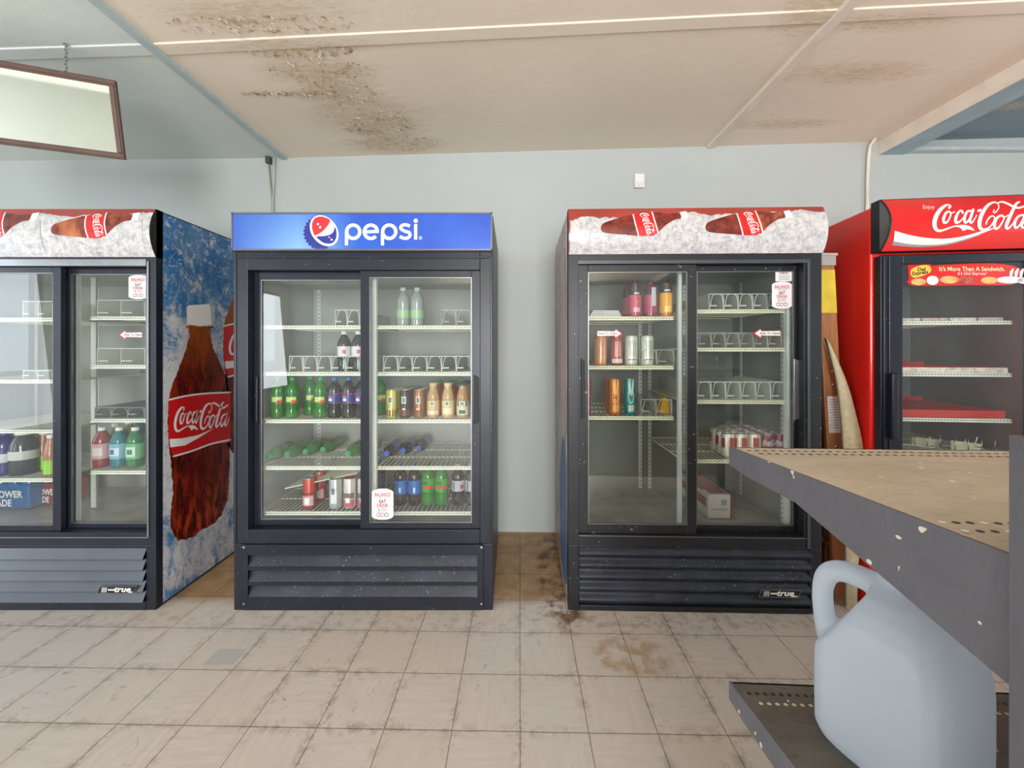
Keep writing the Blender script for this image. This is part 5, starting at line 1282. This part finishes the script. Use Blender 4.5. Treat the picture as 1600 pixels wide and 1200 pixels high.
mb.box(0, .125, 0, .42, 0, .125, wb); mb.box(.118, .1255, -.0006, .42, .0, .125, M['hdr_red']); mb.box(0, .02, .08, .3, .1255, .126, M['hdr_red']); mb.box(-.0006, 0, .02, .35, .05, .1, M['hdr_red'])
mb.box(.02, .11, -.0008, 0, .045, .05, M['greyink']); mb.box(.07, .1, -.001, 0, .07, .1, M['greyink']); mb.box(.02,.11,.02,.4,.125,.1262,M['hdr_red'])
o = mb.build('drink_carton', bevel=.002); x, y, _ = F3.world(F3.u(1106, .2), .2); o.location = (x, y, F3.z(835, 0, 905)+.0015); o.rotation_euler = (0, 0, -F3.a)
tag(o, 'white and red cardboard drink carton on the cooler floor', 'carton')
# --- left cooler
z1s = lambda py: F1.z(py, .12)
for px, key, dd, l in ((160,'spred',.18,'red sports drink bottle, front left on the fourth shelf'), (187,'spteal',.18,'teal sports drink bottle in the front row'), (212,'spgreen',.18,'green sports drink bottle in the front row'),
                       (181,'spyel',.28,'olive sports drink bottle in the second row'), (201,'spyel',.36,'olive sports drink bottle in the third row'), (219,'spteal',.42,'teal sports drink bottle at the back right')):
    put(F1, px, 736, key, dd, l+', left cooler', 'bottle', 'sports drinks in the left cooler', name='sports_bottle')
for px, key, dd, l in ((8,'indigo',.17,'indigo bottle at the left photo edge'), (38,'milk',.18,'wide dark bottle with grey label and white cap'), (68,'tea',.24,'peach drink bottle with lime label, rear one of the pair'), (80,'tea',.16,'peach drink bottle with lime label, front one of the pair'), (0,'indigo',.30,'indigo bottle behind the one at the left photo edge')):
    put(F1, px, 748, key, dd, l+', left cooler', 'bottle', name='drink_bottle')
P['power'] = bottle(h=0.26, r=0.043, liq=(20,110,180), lab=(24,96,170), cap=(30,80,150), key='power', l0=.2, l1=.6)
P['powred'] = bottle(h=0.26, r=0.043, liq=(170,40,60), lab=(150,36,60), cap=(40,40,44), key='powred', l0=.2, l1=.6)
def pack(px, key, label):
    zb0 = F1.z(832)+.045; u_ = F1.u(px, .16); x, y, _ = F1.world(u_, .4)
    o = place(P[key], 'sports_bottle', (x, y, zb0), 0, label, 'bottle', 'sports bottles lying on the floor of the left cooler', rx=R(90))
    return o
# stacked multipacks: film wrapped bottles with lettering
def multipack(px0, px1, py0, py1, d, key, col, text, label):
    u0, u1 = F1.u(px0, d), F1.u(px1, d); za, zb0 = F1.z(py1, d), F1.z(py0, d)
    E = empty('drink_multipack', (F1.ox, F1.oy, 0), 0, label, 'multipack')
    n = max(1, round((u1-u0)/.075)); b = MB()
    for i in range(n):
        for r_ in range(2): b.lathe([(.03,0),(.035,.01),(.036,zb0-za-.05),(.028,zb0-za-.015),(.014,zb0-za)], liquid(key+'_pk', col), 14, c=(u0+(i+.5)*(u1-u0)/n, d+.04+.075*r_, za))
    b.build('bottle_cluster', E)
    f = MB(); f.box(u0, u1, d, d+.15, za, za+(zb0-za)*.7, flat(key+'_film', tuple(int(c*.9) for c in col), .2, coat=.4))
    mp = lambda x, y, e: (u0+(u1-u0)*x, d-.001-e, za+(zb0-za)*y)
    f.text(text[0], .5, .42, .26, mp, M['white'], 0, bold=.03, sx=.8*(.2 if False else 1)/max(1,len(text[0])*.22)); f.text(text[1], .4, .18, .26, mp, M['white'], 0, bold=.03, sx=.8/max(1,len(text[0])*.22))
    f.build('film_wrap', E, bevel=.012)
zfl = F1.z(832)
def mpk(px0, px1, d, h, key, col, txt, label):
    py1 = HY+(CAMZ-(zfl+.0005))/ (F1.oy+d)*FPX; py0 = HY+(CAMZ-(zfl+.0005)-h)/(F1.oy+d)*FPX
    multipack(px0, px1, py0, py1, d, key, col, txt, label)
mpk(-20, 46, .27, .20, 'pkb', (20,110,180), ('POWER', 'ADE'), 'blue sports drink multipack on the floor of the left cooler')
mpk(50, 96, .33, .18, 'pkr', (164,40,60), ('POWER', 'ADE'), 'red sports drink multipack on the floor of the left cooler')
mb = MB(); 
# --- red cooler contents
C4 = 'red cooler'
zf4 = lambda py: F4.z(py, .05, 1480)
def tray4(py, px0, px1, h, m, label, name='food_tray', front=None, n=1):
    u0, u1 = F4.u(px0, .07), F4.u(px1, .07); mb = MB(); z = .002
    prof = [(.07, z), (.5, z), (.5, z+h*1.6), (.494, z+h*1.6), (.494, z+.004), (.08, z+.004), (.072, z+h), (.066, z+h)]
    mb.extrude_x(prof, u0, u1, m)
    mb.box(u0, u0+.003, .07, .5, z, z+h, m); mb.box(u1-.003, u1, .07, .5, z, z+h, m)
    for k in range(1, n): x = u0+(u1-u0)*k/n; mb.box(x-.0015, x+.0015, .075, .5, z, z+h*1.2, m)
    if front: mb.box(u0, u1, .062, .066, z, z+h*.95, front)
    o = mb.build(name); o.location = (F4.ox, F4.oy, zf4(py)); o.rotation_euler = (0, 0, -F4.a)
    return tag(o, label, 'tray')
tray4(583, 1396, 1572, .026, M['red'], 'shallow red tray with white printed front on the second shelf, '+C4, front=mat('tray_print', (222,206,196), .5, var=.2, nscale=30))
tray4(654, 1396, 1570, .036, M['red'], 'row of red plastic trays on the third shelf, '+C4, n=5)
for i, (a, b) in enumerate(((1398, 1440), (1441, 1484), (1485, 1528), (1529, 1570))):
    u0, u1 = F4.u(a, .08), F4.u(b, .08); mb = MB()
    mb.box(u0, u1-.004, .08, .3, .002, .020, mat('sachet'+str(i), ((206,190,184),(196,170,164),(214,206,200),(190,176,172))[i], .4, var=.2, nscale=50))
    o = mb.build('food_packet', bevel=.004); o.location = (F4.ox, F4.oy, zf4(502)); o.rotation_euler = (0, 0, -F4.a)
    tag(o, names[i]+' from the left of the flat food packets on the top shelf, '+C4, 'packet', 'flat food packets on the top shelf')
# heap of loose wire and pegs on the fourth shelf
rd = random.Random(5)
for i in range(9):
    mb = MB(); x0 = F4.u(1442+14*i, .12); d0 = .12+rd.uniform(0, .1); L = rd.uniform(.08, .16); a = rd.uniform(-.5, .5); zz = .008+rd.uniform(0, .03)
    m = M['steel'] if i % 2 else M['wire']
    if i in (1, 4):
        mb.hexa([(x0-.03, d0, zz), (x0+.13, d0+.03, zz-.004), (x0+.13, d0+.036, zz-.004), (x0-.03, d0+.006, zz)], [(x0-.03, d0, zz+.048), (x0+.13, d0+.03, zz+.028), (x0+.13, d0+.036, zz+.028), (x0-.03, d0+.006, zz+.048)], M['wire_yellow'])
        for k in (0, .06, .12): mb.tube([(x0-.02+k, d0-.004, zz-.002), (x0-.02+k, d0-.006, zz+.056)], .003, M['steel'])
    else:
        mb.tube([(x0-L/2, d0, zz+a*.02), (x0, d0+.01, zz+.002), (x0+L/2, d0-.01, zz-a*.03+.004)], .0032, m); mb.tube([(x0+L/2, d0-.01, zz-a*.03+.004), (x0+L/2+.006, d0-.012, zz+.05)], .0028, m)
    for v_i in range(len(mb.v)):
        pass
    zm = min(v[2] for v in mb.v); mb.v = [(v[0], v[1], v[2]-zm+.0015) for v in mb.v]
    o = mb.build('shelf_hardware'); o.location = (F4.ox, F4.oy, zf4(710)); o.rotation_euler = (0, 0, -F4.a)
    kind_ = 'pale metal bracket' if i in (1, 4) else ('bent steel hook' if i % 2 else 'white coated hook')
    tag(o, kind_+', %s piece from the left in the hardware heap, %s' % ((names+['eighth', 'ninth'])[i], C4), 'hardware', 'loose hooks and brackets on the fourth shelf')
# ================================================================== hanging mirror
def mirror():
    tr = Vector((-1.8096, 1.789, CAMZ+1.227)); br = Vector((-1.8096-.328*.0728, 1.789+.945*.0728, CAMZ+.900))
    dirx = Vector((-.945, -.328, 0)); Lw = 0.92
    dn = (br-tr).normalized(); Hh = (br-tr).length; nrm = dirx.cross(dn).normalized()
    if nrm.y > 0: nrm = -nrm
    E = empty('hanging_mirror', tr, 0, 'brown-framed mirror hanging tilted from the ceiling by chains', 'mirror')
    def pt(a, b, c): return tuple(dirx*a+dn*b+nrm*c)
    def bar(mb, a0, a1, b0, b1, c0, c1, m):
        mb.hexa([pt(a0,b0,c0), pt(a1,b0,c0), pt(a1,b1,c0), pt(a0,b1,c0)], [pt(a0,b0,c1), pt(a1,b0,c1), pt(a1,b1,c1), pt(a0,b1,c1)], m)
    w_ = 0.026; f = MB()
    for a in ((0, Lw, 0, w_), (0, Lw, Hh-w_, Hh), (0, w_, w_, Hh-w_), (Lw-w_, Lw, w_, Hh-w_)):
        bar(f, *a, -.006, .012, M['frame_brown'])
        bar(f, a[0]+.006*(a[1]-a[0] < .1)+.0, a[1]-.006*(a[1]-a[0] < .1), a[2]+.006*(a[3]-a[2] < .1), a[3]-.006*(a[3]-a[2] < .1), .012, .016, M['frame_brown'])
    f.build('mirror_frame', E, bevel=.002)
    g = MB(); bar(g, w_-.004, Lw-w_+.004, w_-.004, Hh-w_+.004, -.003, .003, M['mirror']); g.build('mirror_glass', E)
    for k, a in enumerate((0.175, 0.75)):
        c = MB(); p = tr+dirx*a+Vector((0, 0, -.004)); top = ceil_z(p.x); n = int((top-p.z)/0.016)
        for i in range(n+1):
            zc_ = p.z-tr.z+i*(top-p.z-.006)/n; q = []
            for j in range(8):
                t = 2*PI*j/8; s, h_ = .0055*math.cos(t), .0105*math.sin(t)
                q.append((p.x-tr.x+(s if i % 2 else 0), p.y-tr.y+(0 if i % 2 else s), zc_+h_))
            c.tube(q, .0016, M['alu'], 5, closed=True)
        c.tube([(p.x-tr.x-.012, p.y-tr.y, top-tr.z-.002), (p.x-tr.x, p.y-tr.y, top-tr.z-.014), (p.x-tr.x+.008, p.y-tr.y, top-tr.z-.004)], .003, M['alu'], 6)
        c.build('chain', E)
mirror()
# ================================================================== ladder and board between the coolers
def ladder():
    Y0 = 2.02
    def wp(px, py, Y): return Vector(((px-CX)/FPX*Y, Y, CAMZ-(py-HY)/FPX*Y))
    base = wp(1320, 925, Y0); E = empty('stepladder', (base.x, Y0, 0), 0, 'folded wooden stepladder with yellow warning label leaning between the coolers', 'ladder')
    off = Vector((base.x, Y0, 0))
    def rail(name, pt, pb, wx, wy, m):
        mb = MB(); a, b = pt-off, pb-off
        hx, hy = wx/2, wy/2
        mb.hexa([(b.x-hx, b.y-hy, b.z), (b.x+hx, b.y-hy, b.z), (b.x+hx, b.y+hy, b.z), (b.x-hx, b.y+hy, b.z)], [(a.x-hx, a.y-hy, a.z), (a.x+hx, a.y-hy, a.z), (a.x+hx, a.y+hy, a.z), (a.x-hx, a.y+hy, a.z)], m)
        return mb.build(name, E, bevel=.003)
    top = wp(1301, 407, Y0)-Vector((.045, 0, 0)); bot = Vector((wp(1329, 925, Y0).x-.045, Y0, 0.0))
    r1 = rail('front_rail', top, bot, .088, .022, M['wood'])
    t2 = wp(1290, 420, Y0+.09)
    b2 = Vector((wp(1292, 900, Y0+.06).x, Y0+.07, 0.0)); b2.x = (1293-800)/611*(Y0+.07)
    rail('back_rail', t2, b2, .030, .02, M['wood'])
    rail('front_rail', top+Vector((-.01, .42, 0)), bot+Vector((-.01, .40, 0)), .088, .022, M['wood'])
    # steps
    s = []
    for k in range(5):
        q = bot.lerp(top, .15+.17*k)-off; mb = MB(); mb.box(q.x-.035, q.x+.035, .01, .42, q.z-.01, q.z+.01, M['wood']); mb.build('step', E, bevel=.002)
    for py in (578, 598, 693, 792, 888):
        t = (py-407)/(925-407); q = top.lerp(bot, t)-off; mb = MB(); mb.lathe([(0,.004),(.005,.003),(.007,0)], M['steel'], 10); o = mb.build('bolt', E); o.location = (q.x+.004, q.y-.0115, q.z); o.rotation_euler = (R(90), 0, 0)
    # cap, warning label, data label
    q = top-off; mb = MB(); mb.box(q.x-.046, q.x+.048, -.02, .44, q.z-.03, q.z+.03, mat('ladder_cap', (176,172,166), .5)); mb.box(q.x-.048, q.x+.054, -.025, .44, q.z+.02, q.z+.034, mat('ladder_cap2', (190,186,180), .5)); mb.build('top_cap', E, bevel=.004)
    def lab(py0, py1, w0, m, name, lines=None):
        a = top.lerp(bot, (py0-407)/(925-407))-off; b = top.lerp(bot, (py1-407)/(925-407))-off; mb = MB(); e = -.0118
        mb.add([(b.x-w0, e, b.z), (b.x+w0, e, b.z), (a.x+w0, e, a.z), (a.x-w0, e, a.z)], [(0,1,2,3)], m)
        if lines:
            for k in range(12):
                t = .08+.07*k; c = a.lerp(b, t); hw = w0*(.8 if k % 3 else .55)
                mb.add([(c.x-hw, e-.0005, c.z-.0035), (c.x+hw, e-.0005, c.z-.0035), (c.x+hw, e-.0005, c.z), (c.x-hw, e-.0005, c.z)], [(0,1,2,3)], M['greyink'])
        o = mb.build(name, E); return o
    o = lab(422, 488, .044, M['yellow'], 'warning_label'); o['label'] = 'yellow warning label'
    o = lab(616, 672, .030, M['sticker'], 'data_label', True); o['label'] = 'white printed data label'
ladder()
def board():
    # curved foam board: outline bends away towards the top; traced as left / right borders at Y~2.12, real sheet 2.5 cm thick
    Y = 1.925; mb = MB()
    Lb = [(1303,528),(1309,560),(1316,600),(1320,650),(1322,700),(1323,760),(1324,820),(1324,905)]
    Rb = [(1304,530),(1318,566),(1331,605),(1341,650),(1350,700),(1350,760),(1346,820),(1338,905)]
    f = lambda p: ((p[0]-CX)/FPX*Y, CAMZ-(p[1]-HY)/FPX*Y)
    Lp = smooth_wide(Lb, 4); Rp = smooth_wide(Rb, 4); n = len(Lp); vs = []
    for i in range(n):
        a, b = f(Lp[i]), f(Rp[i]); bend = .045*(1-i/(n-1))**2
        if i == n-1: a = (a[0], .0); b = (b[0], .0)
        vs += [(a[0], Y+bend, a[1]), (b[0], Y+bend-.004, b[1]), (b[0]+.004, Y+bend+.014, b[1]), (a[0]+.003, Y+bend+.020, a[1])]
    fs = []
    for i in range(n-1):
        for k in range(4): fs.append((i*4+k, (i+1)*4+k, (i+1)*4+(k+1) % 4, i*4+(k+1) % 4))
    fs += [(0,1,2,3), tuple((n-1)*4+k for k in (3,2,1,0))]
    mb.add(vs, fs, M['foam'], True)
    tag(mb.build('bent_board'), 'bent beige board standing between the stepladder and the red cooler', 'board')
board()
# ================================================================== foreground shelving
def gondola():
    A = Vector((.3705, .66)); Bn = Vector((.402, .3175)); far = Vector((.81, .639))
    dirx = (far-A).normalized(); E = empty('shelving_unit', (.402, .30, 0), 0, 'grey steel store shelving unit with perforated shelves in the right foreground', 'shelving')
    off = Vector((.402, .30)); L = 1.5
    def sh(zt, m, name, near_holes):
        mb = MB()
        p = [A-off, A+dirx*L-off, Bn+dirx*L+Vector((0, -.02))-off, Bn-off]
        mb.hexa([(q.x, q.y, zt-.004) for q in p][::-1], [(q.x, q.y, zt) for q in p][::-1], m)
        # front lip
        q0, q1 = A-off, A+dirx*L-off
        mb.hexa([(q0.x, q0.y-.003, zt-.034), (q1.x, q1.y-.003, zt-.034), (q1.x, q1.y, zt-.034), (q0.x, q0.y, zt-.034)], [(q0.x, q0.y-.003, zt), (q1.x, q1.y-.003, zt), (q1.x, q1.y, zt), (q0.x, q0.y, zt)], M['grey_steel'])
        dy = (Bn-A).normalized()
        for r_, (t0, st) in enumerate(((.022, .013), (.040, .013))):
            for i in range(70):
                c = A+dy*t0+dirx*(.014+.0127*i+.006*r_)-off; s = .0032
                mb.add([(c.x+s*math.cos(k*PI/3)*1.1, c.y+s*.9*math.sin(k*PI/3), zt+.0004) for k in range(6)], [tuple(range(6))], M['ink'] if not (name == 'low' and r_ == 1) else M['foam'])
        for r_ in (.287, .305):
            for i in range(70):
                c = A+dy*r_+dirx*(.014+.0127*i)-off; s = .0032
                mb.add([(c.x+s*math.cos(k*PI/3)*1.1, c.y+s*.9*math.sin(k*PI/3), zt+.0004) for k in range(6)], [tuple(range(6))], M['ink'] if i % 3 else M['white'])
        o = mb.build('shelf', E); o['label'] = 'upper shelf with dusty tan top' if name == 'top' else 'lower shelf with grimy dark top'
        # tapered side bracket below the left edge
        b = MB(); prof = [(0, 0), (0, -.030), (.035, -.036), (.137, -.0405), (.356, -.107), (.356, 0)]
        n = len(prof); vs = []
        for ex in (-.004, 0.0):
            for s_, dz in prof:
                c = A+dy*s_-off+dirx*ex; vs.append((c.x, c.y, zt+.001+dz))
        tri = tessellate_polygon([[Vector((a, c, 0)) for a, c in prof]])
        b.add(vs, [tuple(t) for t in tri]+[tuple(n+i for i in reversed(t)) for t in tri]+[(i, (i+1) % n, n+(i+1) % n, n+i) for i in range(n)], M['grey_steel'])
        b.build('side_bracket', E, bevel=.001)
    sh(1.1107, M['dusty_tan'], 'top', True); sh(.715, M['grey_brown'], 'low', False)
    p = MB(); x0 = .3945-.402; 
    p.box(x0, x0+.06, -.055, .0105, 0.0, 1.208, M['grey_steel'])
    p.box(x0+.004, x0+.056, -.05, .006, 1.208, 1.2085, M['ink']); p.box(x0+.008, x0+.03, -.03, .004, 1.2085, 1.2105, M['wood'])
    p.build('upright', E, bevel=.002)
    p = MB(); p.box(x0+1.40, x0+1.46, -.055, .0, 0, 1.208, M['grey_steel']); p.build('upright', E, bevel=.002)
    p = MB(); p.box(x0+.06, x0+1.40, -.045, -.03, .12, 1.18, M['foam']); p.build('back_panel', E)
gondola()
# wire rack on the lower shelf
mb = MB(); bx, by, bz = .80, .56, .7155
for k in range(9): mb.tube([(bx+.012*k, by, bz+.002), (bx+.012*k-.004, by, bz+.06), (bx+.012*k-.010, by-.01, bz+.085)], .0015, M['steel'], 5)
mb.tube([(bx-.005, by, bz+.06), (bx+.10, by, bz+.06)], .002, M['steel']); mb.tube([(bx-.005, by, bz+.004), (bx+.10, by, bz+.004)], .002, M['steel']); mb.tube([(bx-.005, by-.05, bz+.002), (bx+.10, by-.05, bz+.002)], .002, M['steel'])
for k in range(4): mb.tube([(bx+.032*k, by-.05, bz+.002), (bx+.032*k, by, bz+.004)], .0015, M['steel'])
tag(mb.build('wire_rack'), 'small steel wire rack standing on the lower shelf right of the jug', 'rack')
# ================================================================== plastic jug
def jug():
    C = Vector((.530, .538, .7158)); bm = bmesh.new(); N = 40
    rotz = R(22); ha = R(122)      # body rotation, direction of the handle
    secs = [(0.0,.064,3.5),(.006,.072,4.4),(.02,.0765,4.6),(.06,.077,4.6),(.09,.077,4.6),(.105,.077,4.6),(.12,.077,4.6),(.132,.077,4.3),(.145,.0765,4.0),(.165,.075,3.5),(.185,.070,2.8),(.205,.060,2.5),(.222,.045,2.2),(.232,.028,2.0),(.238,.0205,2.0),(.252,.0205,2.0)]
    rings = []
    for z, r, e in secs:
        rg = []
        for k in range(N):
            a = 2*PI*k/N; c, s = math.cos(a), math.sin(a)
            rr = r/((abs(c)**e+abs(s)**e)**(1/e))
            wa = a+rotz
            vx, vy = rr*math.cos(wa), rr*math.sin(wa)
            # flat slanted recess behind the handle
            if z > .09:
                lz = [(.09,.082),(.125,.080),(.142,.070),(.158,.058),(.19,.040),(.21,.030),(.225,.022),(.3,.021)]
                for (za_, la_), (zb2, lb_) in zip(lz, lz[1:]):
                    if za_ <= z <= zb2: lim = la_+(lb_-la_)*(z-za_)/(zb2-za_)
                pr_ = vx*math.cos(ha)+vy*math.sin(ha)
                if pr_ > lim: vx -= (pr_-lim)*math.cos(ha); vy -= (pr_-lim)*math.sin(ha)
            rg.append(bm.verts.new((vx, vy, z)))
        rings.append(rg)
    for a, b in zip(rings, rings[1:]):
        for k in range(N): bm.faces.new((a[k], a[(k+1) % N], b[(k+1) % N], b[k]))
    bm.faces.new(list(reversed(rings[0]))); bm.faces.new(rings[-1])
    me = bpy.data.meshes.new('jug'); bm.to_mesh(me); bm.free()
    dx, dy = math.cos(ha), math.sin(ha)
    hp = [(.062,.07,.016),(.070,.10,.018),(.078,.13,.017),(.084,.155,.014),(.085,.19,.0135),(.078,.214,.014),(.062,.226,.015),(.040,.228,.016),(.020,.226,.016),(.0,.222,.016)]
    P_, W_ = [], []
    xs = smooth_path([(a, z) for a, z, r in hp], [r for a, z, r in hp], 4)
    t = MB(); t.tube([(q[0]*dx, q[0]*dy, q[1]) for q in xs[0]], [r for r in xs[1]], M['jug'], 14)
    t2 = t.build('tmp'); o = bpy.data.objects.new('jug_tmp', me); COL.objects.link(o)
    bm = bmesh.new(); bm.from_mesh(me); bm.from_mesh(t2.data); me2 = bpy.data.meshes.new('plastic_jug'); bm.to_mesh(me2); bm.free()
    o.data = me2; rm = o.modifiers.new('r', 'REMESH'); rm.mode = 'VOXEL'; rm.voxel_size = .0024
    sm = o.modifiers.new('s', 'SMOOTH'); sm.factor = .6; sm.iterations = 8
    dg = bpy.context.evaluated_depsgraph_get(); dg.update(); fin = bpy.data.meshes.new_from_object(o.evaluated_get(dg))
    bpy.data.objects.remove(t2); bpy.data.objects.remove(o)
    fin.materials.clear(); fin.materials.append(M['jug'])
    for p in fin.polygons: p.use_smooth = True
    j = bpy.data.objects.new('plastic_jug', fin); COL.objects.link(j); j.location = C
    zmin = min(v.co.z for v in fin.vertices); j.location.z = .7155-zmin
    tag(j, 'milky white plastic gallon jug with handle on the lower steel shelf', 'jug')
jug()
